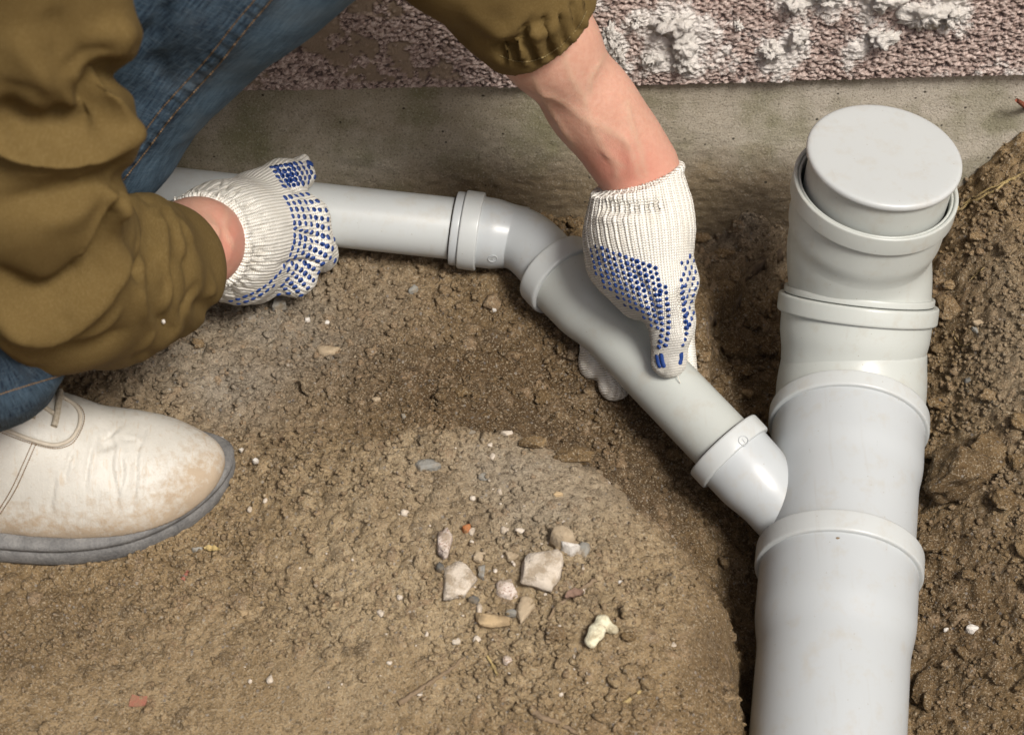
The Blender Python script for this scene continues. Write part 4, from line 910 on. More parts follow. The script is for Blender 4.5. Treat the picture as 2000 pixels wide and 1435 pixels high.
# hand on the pipe beside the wall
WR = at(395, 474, 0.112); nR = norm(norm(RW[2] - RW[1]) * 0.7 + norm(ELR - RW[2]) * 0.5)
def f_gr(P):
    d = chain(P, [WR + nR * 0.01, at(440, 466, 0.090), at(505, 452, 0.062)], [0.0345, 0.0400, 0.0440], 0.02)
    d = smin(d, chain(P, [at(430, 505, 0.085), at(475, 540, 0.055), at(500, 555, 0.030)], [0.020, 0.0175, 0.0150], 0.01), 0.02)
    d = smin(d, chain(P, [at(530, 500, 0.050), at(575, 535, 0.030), at(580, 545, 0.000)], [0.022, 0.0165, 0.0130], 0.008), 0.008)
    d = smin(d, chain(P, [at(545, 450, 0.062), at(604, 484, 0.046), at(628, 502, 0.012)], [0.024, 0.0172, 0.0128], 0.008), 0.006)
    d = smin(d, chain(P, [at(550, 405, 0.064), at(598, 430, 0.060), at(628, 490, 0.020)], [0.024, 0.0172, 0.0125], 0.008), 0.006)
    d = smin(d, chain(P, [at(505, 385, 0.080), at(552, 350, 0.080), at(588, 342, 0.072)], [0.022, 0.0150, 0.0118], 0.008), 0.008)
    d = smin(d, rcone(P, at(578, 325, 0.078), at(594, 312, 0.078), 0.006, 0.0045), 0.004)
    d = np.maximum(d, (P - WR.astype(np.float32)) @ nR.astype(np.float32))
    e1 = norm(np.cross(nR, [0, 0, 1])); e2 = np.cross(nR, e1); q = P - WR.astype(np.float32); hx = q @ nR; rr = np.sqrt((q @ e1) ** 2 + (q @ e2) ** 2)
    d = smin(d, np.sqrt((rr - 0.0338) ** 2 + (hx - 0.001) ** 2) - 0.0046 - 0.004 * fbm3(P, 0.006, 2), 0.003)
    return np.maximum(d, -np.maximum(rcone(P, WR + nR * 0.03, WR - nR * 0.012, 0.0305, 0.0285), -(hx + 0.012))).astype(np.float32)
RUF = []
for k in range(26):
    a = R(-75 + k * 7.2); c = np.array([400, 468]); e = np.array([math.cos(a), math.sin(a)])
    RUF.append(([tuple(c + e * 92), tuple(c + e * random.uniform(120, 142))], 4.0, random.choice([-0.0022, -0.0014, 0.0016]), 1.2))
gr = glove('glove', f_gr, ((-0.30, 1.12, -0.03), (-0.10, 1.42, 0.17)), WR, at(505, 452, 0.062), RUF + [([(585, 385), (570, 360), (545, 335)], 7, -0.003, .6), ([(560, 440), (610, 462), (642, 488)], 5.5, -0.0042, .6), ([(540, 520), (590, 512), (625, 515)], 5.5, -0.0038, .6)],
           WR, nR, 0.03, 'white knit glove with rows of blue dots, hand over the pipe by the wall')
pl_ = []; c = np.array([410, 452.0])
for ir, rad in enumerate(np.arange(166, 262, 11.0)):
    for a in np.arange(-28 + ir * 0.9, 92, 5.2):
        p = c + rad * np.array([math.cos(R(a)), math.sin(R(a)) * 0.84])
        if not (p[0] > 560 and p[1] < 372): pl_.append(tuple(p))
pl_ += lattice([(527, 316), (560, 318), (608, 318), (622, 345), (600, 362), (575, 372), (545, 360), (528, 340)], 9.5, 10, R(-8))
dots(gr, pl_, 0.0025)
patch_strip(gr, [[(598, 317), (606, 320), (612, 325)]], 0.003, 'tip_patch', M_DOT, -0.001)

# ------------------------------------------------------------------ shoe
shoe = empty('shoe', (0, 0, 0)); shoe.parent = person; shoe.matrix_parent_inverse = Matrix.Translation(-person.location); tag(shoe, 'scuffed white leather lace-up shoe with grey sole')
OUT = catmull([(-.505, 1.075), (-.49, 1.045), (-.43, 1.032), (-.37, 1.025), (-.32, 1.022), (-.275, 1.030), (-.238, 1.051), (-.214, 1.076), (-.2045, 1.100), (-.210, 1.119), (-.235, 1.133), (-.28, 1.139), (-.34, 1.137), (-.42, 1.118), (-.48, 1.11), (-.505, 1.09), (-.505, 1.075)], 10)[:-1]
OUT3 = np.hstack([OUT, np.zeros((len(OUT), 1))]); nrm2 = norm(np.cross(np.gradient(OUT3, axis=0), [0, 0, 1.0])); cen = OUT3.mean(0)
if ((OUT3 - cen) * nrm2).sum() < 0: nrm2 = -nrm2
def sole_ring(off, z): return OUT3 + nrm2 * off + np.array([0, 0, z])
def toe(z):  # toe spring
    return 0.006 * np.clip((OUT3[:, 0] + 0.26) / 0.055, 0, 1) ** 2
prof = [(-0.004, -0.006), (-0.0012, -0.005), (0.0, -0.002), (0.0008, 0.004), (0.0000, 0.0095), (-0.0012, 0.0105), (0.0002, 0.0115), (0.0008, 0.015), (-0.001, 0.0172), (-0.006, 0.0185), (-0.013, 0.0190), (-0.02, 0.019)]
SV = np.stack([sole_ring(o, z) + toe(z)[:, None] * np.array([0, 0, 1]) for o, z in prof]); n_ = len(OUT)
sv = SV.reshape(-1, 3); sv = np.vstack([sv, cen + [0, 0, -0.006], cen + [0, 0, 0.019]]); k = np.arange(n_); k2 = (k + 1) % n_; top = (len(prof) - 1) * n_
sq_ = grid_faces(len(prof), n_, True); st_ = np.vstack([np.stack([np.full(n_, len(sv) - 2), k2, k], 1), np.stack([np.full(n_, len(sv) - 1), top + k, top + k2], 1)])
if vnormals(sv, sq_)[n_ * 3] @ nrm2[0] < 0: sq_ = sq_[:, ::-1]; st_ = st_[:, ::-1]
link_mesh('sole', mixed_mesh('sole', sv, sq_, st_), M_SOLE, shoe)
def f_shoe(P):
    I = np.eye(3); a = R(12); Q = np.array([[math.cos(a), math.sin(a), 0], [-math.sin(a), math.cos(a), 0], [0, 0, 1]])
    d = ellips(P, (-.268, 1.085, .022), Q, (.060, .0420, .028))
    d = smin(d, ellips(P, (-.325, 1.079, .022), I, (.085, .0500, .040)), 0.03)
    d = smin(d, rcone(P, (-.270, 1.090, .026), (-.335, 1.086, .053), .026, .031), 0.035)
    d = smin(d, rcone(P, (-.335, 1.086, .056), (-.40, 1.076, .10), .030, .040), 0.03)
    d = smin(d, ellips(P, (-.43, 1.075, .03), I, (.072, .041, .075)), 0.03)
    return np.maximum(d, 0.0165 - P[:, 2])
V, F = surface_nets(f_shoe, (-0.52, 1.0, 0.0), (-0.19, 1.16, 0.16), 0.0018); V = relax(V, F, 2)
u, v, _ = proj(V); tz_ = np.clip((V[:, 0] + 0.26) / 0.055, 0, 1) ** 2 * 0.006; V[:, 2] += tz_
CREASE = [[(205, 830), (222, 870), (218, 910), (228, 960), (232, 1010)], [(285, 835), (268, 890), (265, 950), (255, 1010)], [(185, 850), (172, 910), (165, 960)], [(240, 830), (215, 850), (190, 855)], [(110, 920), (104, 960), (98, 1000)], [(232, 880), (240, 920), (232, 970)], [(140, 880), (125, 940)], [(270, 860), (240, 858)]]
V = sculpt(V, F, [(c, 3.4, -0.0013, .5) for c in CREASE] + [([(p[0] + 9, p[1]) for p in c], 7, 0.0009, .5) for c in CREASE] + [([(200, 850), (212, 880)], 16, -0.0025, .5)])
TRIM = [(-10, 829), (25, 845), (65, 860), (105, 869), (135, 860), (152, 838), (157, 812), (147, 792), (122, 775)]
V = sculpt(V, F, [(TRIM, 5, 0.0012, 0.02)]); V += vnormals(V, F) * (0.0012 * fbm3(V, 0.03, 3))[:, None]
u, v, _ = proj(V); dirt = 0.95 * np.clip(1 - (V[:, 2] - 0.018) / 0.038, 0, 1) + 0.38 * inpoly_soft(u, v, (380, 930), (70, 60)) + 0.1
upper = link_mesh('upper', np_mesh('upper', V, F, {'dirt': dirt}), M_LEATHER, shoe)
bv = bvh_of([upper])
def laid(name, pts, r, mat, parent, lift=0.0, n=8, seg=8, sq=(1, 1)):
    ps = []
    for p in catmull(np.array(pts, float), n):
        h, nn = cast(bv, *p)
        if h is not None and (not ps or np.linalg.norm(np.array(h) - ps[-1]) < 0.03): ps.append(np.array(h + nn * lift))
    if len(ps) > 2: return tube_obj(name, ps, r, mat, parent, seg, True, sq)
laid('apron_piping', TRIM, 0.0016, M_TRIM, shoe, 0.0002)
laid('lace', [(116, 768), (112, 795), (108, 818), (104, 834)], 0.0024, M_LACE, shoe, 0.0016)
laid('lace', [(70, 795), (64, 806), (62, 817)], 0.0022, M_LACE, shoe, 0.0012)
laid('lace', [(78, 792), (92, 800), (106, 810)], 0.0018, M_LACE, shoe, 0.0008)
stitches('upper_stitching', [(64, 862), (45, 905), (22, 955), (-5, 1000)], bv, M_THREAD, shoe, 36, 0.0005); stitches('upper_stitching', [(71, 864), (52, 908), (29, 958), (0, 1004)], bv, M_THREAD, shoe, 36, 0.0005)
stitches('apron_stitching', [(p[0] - (p[0] - 80) * -0.09, p[1] + 6 if p[0] < 140 else p[1]) for p in TRIM], bv, M_THREAD, shoe, 60, 0.0005)
# ------------------------------------------------------------------ stones, clods and scraps one can point at
def chip_material(name, c0, c1, speck=None, sc=300, dust=0.65):
    n = NT(name); a = n.noise(90, 4, 0.6); f = n.noise(sc * 3, 3, 0.6); c = n.mix(a, c0, c1)
    if speck: c = n.mix(n.ramp(n.noise(sc * 2.2, 2, 0.6), [(0.54, 0.0), (0.62, 0.8)]), c, speck)
    c = n.mix(n.ramp(n.noise(75, 5, 0.7), [(0.46, 0.0), (0.62, dust)]), c, (0.24, 0.175, 0.10))
    return n.done(c, 0.92, n.bump(f, 0.8, 0.0016), Specular_IOR_Level=0.2)
M_PALE = chip_material('pale_plaster', (0.52, 0.45, 0.36), (0.68, 0.61, 0.52)); M_SPECK = chip_material('speckled_plaster', (0.62, 0.53, 0.46), (0.74, 0.66, 0.60), (0.36, 0.22, 0.17))
M_WHITE = chip_material('white_lime', (0.58, 0.55, 0.50), (0.76, 0.73, 0.68)); M_GREY = chip_material('grey_stone', (0.20, 0.20, 0.18), (0.34, 0.33, 0.30)); M_CREAM = chip_material('cream_stone', (0.70, 0.66, 0.45), (0.82, 0.79, 0.62))
M_BUFF = chip_material('buff_stone', (0.34, 0.26, 0.17), (0.50, 0.41, 0.29)); M_YEL = chip_material('yellowish_slate', (0.42, 0.30, 0.16), (0.56, 0.43, 0.27)); M_BRICK = chip_material('orange_brick', (0.38, 0.13, 0.045), (0.48, 0.20, 0.08)); M_RED = chip_material('faded_red_plastic', (0.30, 0.10, 0.07), (0.38, 0.17, 0.12))
M_STRAW = chip_material('dry_straw', (0.34, 0.25, 0.10), (0.50, 0.39, 0.19)); M_TWIG = chip_material('dead_twig', (0.17, 0.12, 0.075), (0.28, 0.21, 0.14)); M_LEAF = chip_material('withered_leaf', (0.14, 0.085, 0.06), (0.30, 0.20, 0.15)); M_SHEET = chip_material('torn_roofing_felt', (0.07, 0.05, 0.035), (0.16, 0.12, 0.085)); M_DKGREY = chip_material('dark_stone', (0.085, 0.085, 0.08), (0.17, 0.165, 0.15)); M_CABLE = chip_material('rusty_red_sheath', (0.22, 0.05, 0.03), (0.30, 0.10, 0.06))
def rock(name, u, v, w, h, mat, label, cat, seed, thick=0.5, sink=0.25, rot=0.0, cuts=9, rough=0.12, sub=3, group=None, base=None):
    p = on_ground(u, v + h * 0.30) if base is None else base
    s = FPX / proj(p)[2]; rs = np.random.RandomState(seed)
    if mat is SOIL:
        V, F = ICO[sub]; V = V.copy()
        for _ in range(cuts):
            nn = norm(rs.randn(3)); d = rs.uniform(0.55, 0.85); e = np.maximum(V @ nn - d, 0); V -= e[:, None] * nn
    else:                                       # broken chip: hull of a few corners, then finely divided
        bm = bmesh.new(); k = 8 + rs.randint(5)
        an = np.sort(rs.rand(k)) * 6.283; rr = rs.uniform(0.72, 1.0, k)
        for j in range(k):
            for zz in (-0.8, rs.uniform(0.45, 1.0)):
                q = rr[j] * (1.0 if zz < 0 else rs.uniform(0.7, 0.97)); bm.verts.new((q * math.cos(an[j]), q * math.sin(an[j]), zz))
        bmesh.ops.convex_hull(bm, input=bm.verts); bmesh.ops.triangulate(bm, faces=bm.faces)
        bmesh.ops.delete(bm, geom=[q for q in bm.verts if not q.link_faces], context='VERTS')
        bmesh.ops.subdivide_edges(bm, edges=bm.edges, cuts=2, use_grid_fill=True); bmesh.ops.triangulate(bm, faces=bm.faces); bm.verts.ensure_lookup_table(); bm.verts.index_update()
        V = np.array([q.co[:] for q in bm.verts]); F = np.array([[q.index for q in f.verts] for f in bm.faces]); bm.free()
    V *= (1 + rough * 2 * fbm3(V + seed * 1.3, 0.5, 4, 0.6))[:, None]; V /= np.abs(V).max(0)
    rx, rz = w / s / 2, thick * min(w, h) / s / 2; ry = max((h / s / 2 - rz * 0.45) / 0.75, 0.3 * rx) ; V = V * [rx, ry, rz]
    ca, sa = math.cos(rot), math.sin(rot); V = V @ np.array([[ca, sa, 0], [-sa, ca, 0], [0, 0, 1]])
    c = p + np.array([0, h / s * 0.30 / 0.75 * 0.9, 0]); c[2] = (ground_z(c[0], c[1]) if base is None else base[2]) + rz * (1 - 2 * sink)
    at_ = {'moist_shade': np.full(len(V), 0.0), 'gray': np.zeros(len(V)), 'ochre': np.zeros(len(V)), 'tint': np.full(len(V), 0.55), 'packed': np.zeros(len(V))}
    o = link_mesh(name, np_mesh(name, V, F, at_ if mat is SOIL else None), mat, None, mat is SOIL); o.location = tuple(c)
    tag(o, label, cat, group); return o
CLODS = [(1868, 962, 150, 165, .85, 'largest dark brown clod, beside the wye on the right bank', .75), (1935, 890, 100, 105, .45, 'broad crumbly clod above and right of the largest clod', .45), (1848, 622, 58, 58, .8, 'tan rounded clod touching the ring of the lower elbow', .2), (1834, 790, 62, 42, .7, 'flat-topped clod beside the wye socket ring', .3),
 (1812, 897, 38, 38, .8, 'small round clod squeezed between the wye and the largest clod', .5), (1962, 985, 62, 66, .7, 'angular clod by the right picture edge, right of the largest clod', .5), (1856, 562, 34, 28, .7, 'small orange-brown clod just above the tan rounded clod', .1), (1818, 1072, 62, 56, .5, 'low dark clod beneath the largest clod, next to the front socket ring', .8), (1850, 1082, 26, 26, .8, 'little round clod right of the front socket ring', .4),
 (1806, 1345, 56, 74, .5, 'low dark clod against the wide pipe near the bottom edge', .8), (1118, 888, 92, 56, .8, 'crumbly clod overhanging the dark hollow at the mound edge', .45), (1042, 868, 60, 36, .7, 'clod left of the dark hollow at the mound edge', .35), (1060, 782, 34, 44, .8, 'upright brown clod alone between mound and slanting pipe', .5), (1318, 895, 38, 30, .8, 'round brown clod at the ring of the branch arm', .5), (1458, 780, 26, 26, .8, 'small yellowish clod in the dark pit above the branch arm', 0),
 (1376, 704, 28, 28, .8, 'orange-brown clod just right of the thumb tip', .2), (1428, 690, 60, 60, .8, 'dark crumbly clod in the pit between glove and elbow', .8), (1415, 745, 36, 34, .7, 'dark clod at the bottom of the pit above the slanting pipe', .7), (388, 682, 30, 30, .7, 'reddish-brown clod below the near sleeve', .2), (1085, 1245, 44, 44, .7, 'brown round clod left of the cream lump', .2), (1228, 1246, 32, 30, .6, 'brown clod right of the cream lump', .3), (1985, 905, 34, 40, .7, 'clod cut by the right picture edge above the angular clod', .4), (900, 770, 40, 34, .6, 'crumbly clod in the middle of the trench floor', .4)]
CLODS += [(1470, 640, 46, 40, .8, 'dark lump high in the pit, left of the lower elbow', .8), (1452, 735, 54, 40, .8, 'broad lump low in the pit beside the upright orange-brown clod', .7), (1500, 690, 44, 44, .8, 'dark lump in the pit hugging the lower elbow', .9), (1398, 775, 30, 24, .8, 'small lump on the pit floor above the slanting pipe', .5), (1480, 810, 30, 26, .7, 'small brown lump where the pit meets the wye ring', .6), (1415, 500, 44, 30, .6, 'greyish lump on the ledge below the plinth', .1), (1368, 470, 40, 34, .6, 'grey crumbly lump on the ledge right of the glove cuff', .1),
 (1930, 780, 46, 40, .6, 'crumbly tan lump on the right bank above the broad clod', .1), (1990, 830, 44, 50, .7, 'clod half out of frame at the right bank, below the flat pebbles', .3), (1890, 1130, 36, 30, .6, 'small dark lump below the largest clod on the right bank', .7), (1955, 1330, 40, 34, .6, 'dark lump near the bottom right corner', .7), (1905, 470, 30, 24, .7, 'small brown lump on the right bank below the grass stalk', .1)]
for q, (u, v, w, h, th, lab, mo) in enumerate(CLODS):
    o = rock('soil_clod', u, v, w, h, SOIL, lab, 'clod', 100 + q, th, 0.12, 0, 6, 0.24, 4)
    o.data.attributes['moist_shade'].data.foreach_set('value', np.full(len(o.data.vertices), mo, np.float32))
    o.data.attributes['tint'].data.foreach_set('value', np.full(len(o.data.vertices), 0.82 if mo <= .2 else 0.5, np.float32))
def rubble():
    rs = np.random.RandomState(77); VV = []; FF = []; o = 0; Vb, Fb = ICO[2]
    for k in range(120):
        u, v = rs.normal(985, 105), rs.normal(1130, 85)
        if rs.rand() < 0.25: u, v = rs.uniform(250, 1350), rs.uniform(900, 1400)
        d = ray(u, v); p = CP + d * ((0.02 - CAM_Z) / d[2]); p[2] = ground_z(p[0], p[1]); r = 0.0009 + 0.0034 * rs.rand() ** 3.5; V = Vb.copy()
        for _ in range(6):
            nn = norm(rs.randn(3)); e = np.maximum(V @ nn - rs.uniform(.5, .8), 0); V -= e[:, None] * nn
        VV.append(V * r * rs.uniform(.6, 1.3, 3) * [1, 1, .7] + p + [0, 0, r * .2]); FF.append(Fb + o); o += len(V)
    tag(link_mesh('plaster_rubble', np_mesh('plaster_rubble', np.vstack(VV), np.vstack(FF)), M_PALE, None, False), 'fine scattered pale plaster crumbs on the mound', 'plaster', kind='stuff')
rubble()
ROCKS = [('plaster_fragment', 1100, 1058, 56, 56, M_BUFF, 'buff chunk of plaster behind the bright white lump on the mound', 'plaster', .8), ('lime_lump', 1117, 1074, 50, 46, M_WHITE, 'bright white broken lime lump on the mound', 'lime', .9), ('pebble', 1140, 1074, 26, 42, M_GREY, 'grey pebble leaning on the right of the white lime lump', 'stone', .6),
 ('plaster_fragment', 870, 1066, 36, 66, M_SPECK, 'tall speckled plaster chip at the left of the rubble', 'plaster', .5), ('plaster_fragment', 987, 1152, 54, 46, M_SPECK, 'square speckled plaster chip in the middle of the rubble', 'plaster', .5), ('plaster_slab', 1060, 1122, 84, 98, M_PALE, 'large flat pale slab below the white lime lump', 'plaster', .16), ('plaster_slab', 895, 1136, 78, 76, M_PALE, 'flat half-buried pale slab under the tall speckled chip', 'plaster', .12),
 ('slate_chip', 962, 1218, 72, 36, M_YEL, 'yellowish flat stone below the square speckled chip', 'stone', .2), ('stone_chip', 1026, 1194, 44, 58, M_BUFF, 'flat grey-brown stone below the large pale slab', 'stone', .2), ('brick_chip', 911, 1034, 20, 22, M_BRICK, 'tiny orange brick chip above the rubble', 'brick', .8), ('plaster_fragment', 990, 1293, 24, 22, M_SPECK, 'small pinkish-white chip beside the crossed straw', 'plaster', .7),
 ('stone', 640, 689, 58, 38, M_BUFF, 'pale buff stone in the trench below the left-hand glove', 'stone', .8), ('stone', 546, 598, 30, 42, M_GREY, 'grey stone right under the left-hand glove', 'stone', .7), ('stone', 834, 912, 56, 38, M_GREY, 'grey-white lump on the crest of the mound', 'stone', .6), ('pebble', 385, 1077, 26, 18, M_GREY, 'light grey pebble in front of the shoe sole', 'stone', .7), ('stone_chip', 474, 1197, 28, 20, M_YEL, 'yellow-brown chip on the packed soil in front of the shoe', 'stone', .6),
 ('lime_chip', 472, 879, 12, 10, M_WHITE, 'white lime crumb just above the shoe toe', 'lime', .8), ('lime_chip', 500, 905, 14, 14, M_WHITE, 'white lime crumb right of the shoe toe', 'lime', .8), ('lime_chip', 433, 857, 8, 9, M_WHITE, 'tiny white crumb above the shoe vamp', 'lime', .8), ('stone', 1897, 1233, 28, 24, M_WHITE, 'white angular stone right of the wide pipe', 'stone', .8), ('lime_chip', 1847, 1232, 12, 10, M_WHITE, 'white crumb left of the white angular stone', 'lime', .8),
 ('flat_pebble', 1911, 634, 28, 14, M_BUFF, 'flat pale pebble lying on a grey one at the right bank', 'stone', .6), ('flat_pebble', 1908, 645, 30, 16, M_GREY, 'flat grey pebble beneath the pale one at the right bank', 'stone', .5), ('pebble', 860, 1110, 22, 26, M_DKGREY, 'dark pebble tucked left of the tall speckled chip', 'stone', .7), ('pebble', 938, 1090, 30, 26, M_BUFF, 'round buff pebble left of the large slab', 'stone', .5), ('pebble', 1000, 1085, 34, 32, M_BUFF, 'buff flat-sided pebble above the large pale slab', 'stone', .5),
 ('pebble', 945, 1120, 26, 34, M_GREY, 'grey pebble between the half-buried slab and the square chip', 'stone', .6), ('pebble', 1000, 1203, 30, 22, M_GREY, 'rounded grey pebble under the square speckled chip', 'stone', .7), ('pebble', 924, 1175, 26, 24, M_DKGREY, 'dark grey pebble above the yellowish flat stone', 'stone', .6), ('pebble', 600, 628, 14, 14, M_WHITE, 'white pebble under the left-hand glove, left of its twin', 'stone', .8), ('pebble', 638, 630, 14, 12, M_WHITE, 'white square pebble above the buff stone', 'stone', .8),
 ('pebble', 808, 570, 22, 22, M_GREY, 'blue-grey pebble below the narrow pipe near its end', 'stone', .7), ('pebble', 785, 815, 18, 14, M_GREY, 'grey pebble in the middle of the trench floor', 'stone', .6), ('pebble', 920, 845, 22, 18, M_GREY, 'slanted grey pebble behind the mound crest', 'stone', .5), ('pebble', 965, 607, 10, 9, M_WHITE, 'white pebble in the shade below the small bend', 'stone', .8), ('pebble', 990, 845, 28, 18, M_PALE, 'pale stone near the dark hollow', 'stone', .5), ('pebble', 945, 935, 26, 16, M_GREY, 'small flat grey pebble right of the crest lump', 'stone', .4), ('lime_chip', 1212, 1140, 12, 12, M_WHITE, 'white crumb on the right slope of the mound', 'lime', .8), ('pebble', 1890, 745, 14, 16, M_DKGREY, 'blue-black pebble on the right bank above the broad clod', 'stone', .7), ('pebble', 735, 780, 20, 16, M_BUFF, 'buff pebble on the trench floor above the crest lump', 'stone', .6), ('pebble', 1090, 968, 22, 16, M_YEL, 'small yellowish stone on the crest near the dark hollow', 'stone', .7)]
for q, (nm, u, v, w, h, m, lab, cat, th) in enumerate(ROCKS):
    rock(nm, u, v, w, h, m, lab, cat, 300 + q, th * 1.1 if th > .3 else th * 1.8, 0.30 if th > .3 else 0.12, random.uniform(-.2, .2), 7, 0.10 if th > .3 else 0.09, 3)
# cream lump bent like a knuckle
def f_cream(P):
    g0 = on_c
    d = chain(P, [g0 + [-0.006, -0.006, 0.005], g0 + [-0.001, 0.002, 0.006], g0 + [0.002, 0.010, 0.006]], [0.0048, 0.0050, 0.0045], 0.004); d = smin(d, rcone(P, g0 + [0.002, 0.009, 0.006], g0 + [0.009, 0.004, 0.005], 0.0044, 0.0038), 0.003)
    return d + 0.0022 * fbm3(P, 0.006, 3)
on_c = on_ground(1170, 1245); V, F = surface_nets(f_cream, on_c - 0.022, on_c + 0.026, 0.001)
tag(link_mesh('cream_lump', np_mesh('cream_lump', V, F), M_CREAM), 'cream knuckle-shaped lump of stone on the lower right of the mound', 'stone')
def laid_tube(name, pts, r0, r1, mat, label, cat, lift=0.001, seg=7, parent=None, wob=0.0002):
    P = np.array([on_ground(*p) for p in catmull(np.array(pts, float), 7)]); k = np.ones(5) / 5
    Zs = np.convolve(np.pad(P[:, 2], 2, mode='edge'), k, 'valid'); P[:, 2] = np.maximum(Zs, P[:, 2] - 0.001) + lift; P += wob * np.random.RandomState(len(pts)).randn(*P.shape)
    o = tube_obj(name, P, np.linspace(r0, r1, len(P)), mat, parent, seg)
    if parent is None: tag(o, label, cat)
    return o
laid_tube('twig', [(778, 1376), (815, 1352), (850, 1328), (880, 1308), (906, 1286)], 0.0021, 0.0010, M_TWIG, 'thin brown twig lying on the packed soil at the bottom', 'twig', 0.0012)
laid_tube('straw', [(952, 1284), (962, 1302), (971, 1320)], 0.0010, 0.0008, M_STRAW, 'short yellow straw beside the small pinkish-white chip', 'straw', 0.0022)
rock('straw_flake', 964, 1304, 18, 12, M_STRAW, 'pale flake under the short yellow straw', 'straw', 501, .4)
laid_tube('grass_stalk', [(1868, 418), (1900, 398), (1940, 378), (1975, 355), (2010, 338)], 0.0013, 0.0007, M_STRAW, 'long dry yellow grass stalk on the right bank near the plug', 'straw', 0.003)
laid_tube('grass_stalk', [(1868, 414), (1905, 390), (1960, 362), (1990, 350)], 0.0009, 0.0006, M_STRAW, 'thinner dry stalk crossing the long one near the plug', 'straw', 0.004)
laid_tube('root_fibre', [(1862, 650), (1866, 668), (1880, 678), (1900, 672)], 0.0005, 0.0003, M_STRAW, 'hair-thin pale root curl on the right bank', 'root', 0.002)
laid_tube('root_fibre', [(1892, 552), (1905, 540), (1922, 524)], 0.0005, 0.0003, M_STRAW, 'hair-thin straight root above the flat pebbles', 'root', 0.002)
laid_tube('root', [(1036, 1385), (1058, 1402), (1085, 1412), (1120, 1430), (1135, 1445)], 0.0024, 0.0012, M_TWIG, 'forked dark root at the bottom edge of the mound', 'root', 0.0014)
laid_tube('dead_stalk', [(1070, 1215), (1090, 1185), (1115, 1168), (1140, 1150), (1165, 1135)], 0.0012, 0.0016, M_TWIG, 'withered stalk right of the large pale slab', 'twig', 0.002)
laid_tube('straw', [(1218, 1375), (1250, 1352)], 0.0016, 0.0012, M_STRAW, 'pale straw on the lower slope of the mound', 'straw', 0.001)
laid_tube('red_sliver', [(352, 1140), (362, 1125), (368, 1113)], 0.0022, 0.0010, M_RED, 'dull red sliver in front of the shoe sole', 'scrap', 0.0004)
def leaf(name, u, v, L, W, rot, mat, label, cat, curl=0.3, lift=0.002):
    p = on_ground(u, v); s = FPX / proj(p)[2]; L, W = L / s, W / s; a = np.linspace(-1, 1, 15); b = np.linspace(-1, 1, 9); A, Bq = np.meshgrid(a, b, indexing='ij')
    wd = (1 - A ** 2) ** 0.6 + 0.02; x = A * L / 2; y = Bq * wd * W / 2; z = curl * W * (Bq * wd) ** 2 + 0.12 * L * A ** 2 + 0.0008 * np.sin(A * 9)
    ca, sa = math.cos(rot), math.sin(rot); V = np.stack([x * ca - y * sa, x * sa + y * ca, z], -1).reshape(-1, 3); V = np.vstack([V, V - [0, 0, 0.0004]]); n = A.size
    Fg = grid_faces(15, 9); F = np.vstack([Fg[:, ::-1], Fg + n]); o = link_mesh(name, np_mesh(name, V, F), mat); o.location = tuple(p + [0, 0, lift]); return tag(o, label, cat)
leaf('withered_leaf', 1122, 1168, 40, 20, 0.3, M_LEAF, 'curled purplish-brown leaf on the withered stalk', 'leaf', 0.5, 0.003)
leaf('leaf', 415, 1076, 34, 14, -0.2, M_STRAW, 'small tan leaf beside the light grey pebble', 'leaf', 0.3, 0.002)
p = on_ground(271, 1371); bmv = []; s = FPX / proj(p)[2]
Vt = np.array([(x, y, z) for z in (0, 0.0006) for x, y in ((-18, -9), (-4, -10), (14, -8), (17, 1), (16, 9), (2, 8), (-14, 12), (-17, 3))], float) * [1 / s, 1.3 / s, 1]
me = bpy.data.meshes.new('tape_scrap'); me.from_pydata([tuple(q) for q in Vt], [], [tuple(range(8, 16)), tuple(range(7, -1, -1))] + [(i, (i + 1) % 8, 8 + (i + 1) % 8, 8 + i) for i in range(8)]); me.update()
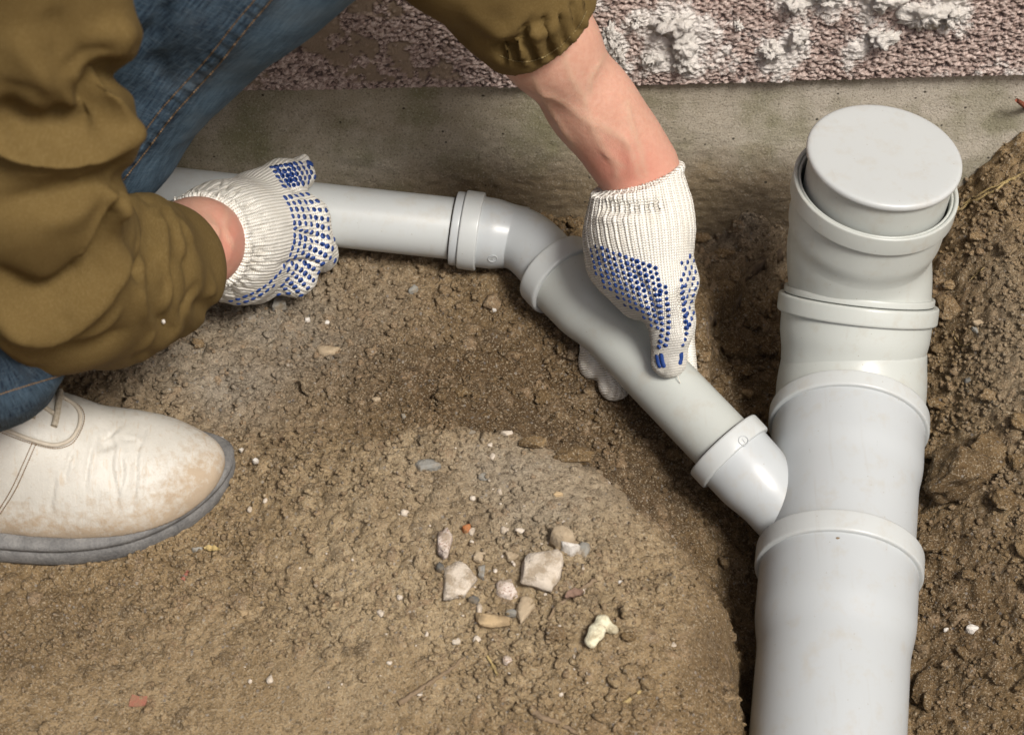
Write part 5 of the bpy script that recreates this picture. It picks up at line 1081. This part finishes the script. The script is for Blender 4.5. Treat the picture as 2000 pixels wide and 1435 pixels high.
o = link_mesh('tape_scrap', me, M_RED, None, False); o.location = tuple(p + [0, 0, 0.0012]); tag(o, 'small faded red scrap on the packed soil at lower left', 'scrap')
# torn felt edge sticking out of the pit wall
TP = [(1545, 478, .001), (1530, 488, .001), (1492, 512, .003), (1452, 545, .003), (1448, 578, .003), (1428, 602, .003), (1398, 616, .003), (1384, 640, .003), (1386, 676, .002)]
P = catmull([on_ground(u, v) + np.array([0, 0, z]) for u, v, z in TP], 8); rs = np.random.RandomState(9); nP = len(P); VV = []
for k in range(nP):
    wv = 0.008 + 0.005 * rs.rand(); VV += [P[k] + [-0.004, 0.010, -0.003], P[k] + [0, 0, 0.0006 + 0.001 * rs.rand()], P[k] + [0.001 * rs.randn(), -0.0016, -wv], P[k] + [0, 0.001, -wv], P[k] + [0, 0.003, 0.0005]]
F = grid_faces(nP, 5, True); tag(link_mesh('torn_felt', np_mesh('torn_felt', np.array(VV), F), M_SHEET), 'torn brown felt edge sticking out of the pit behind the right-hand glove', 'felt')
# stub of cable in the plinth at the right edge
c0 = aty(1999, 205, wall_y(0.39) - 0.012); tag(tube_obj('cable_stub', [aty(1986, 196, wall_y(0.39) - 0.016), c0, aty(2012, 216, wall_y(0.39) + 0.004)], [0.0016, 0.0022, 0.0022], M_CABLE, None, 10), 'reddish cable stub poking from the plinth at the right edge', 'cable')
# crumb of plaster caught on the sleeve
bv = bvh_of([sleeve_near]); h, nn = cast(bv, 317, 626); V, F = ICO[2]; V = V * (1 + 0.5 * fbm3(V, 0.8, 3))[:, None] * [0.0013, 0.0012, 0.0020]
o = link_mesh('plaster_crumb', np_mesh('plaster_crumb', V, F), M_WHITE); o.location = h + nn * 0.001; tag(o, 'white plaster crumb caught on the near sleeve', 'plaster')
bv = bvh_of(kids(big)); h, nn = cast(bv, 1637, 1050); V, F = ICO[2]; V = V * (1 + 0.5 * fbm3(V + 4, 0.8, 3))[:, None] * [0.0019, 0.0015, 0.0012]
o = link_mesh('soil_speck', np_mesh('soil_speck', V, F), M_TWIG); o.location = h + nn * 0.0008; tag(o, 'brown soil speck lying on the wide pipe at its ring', 'soil')
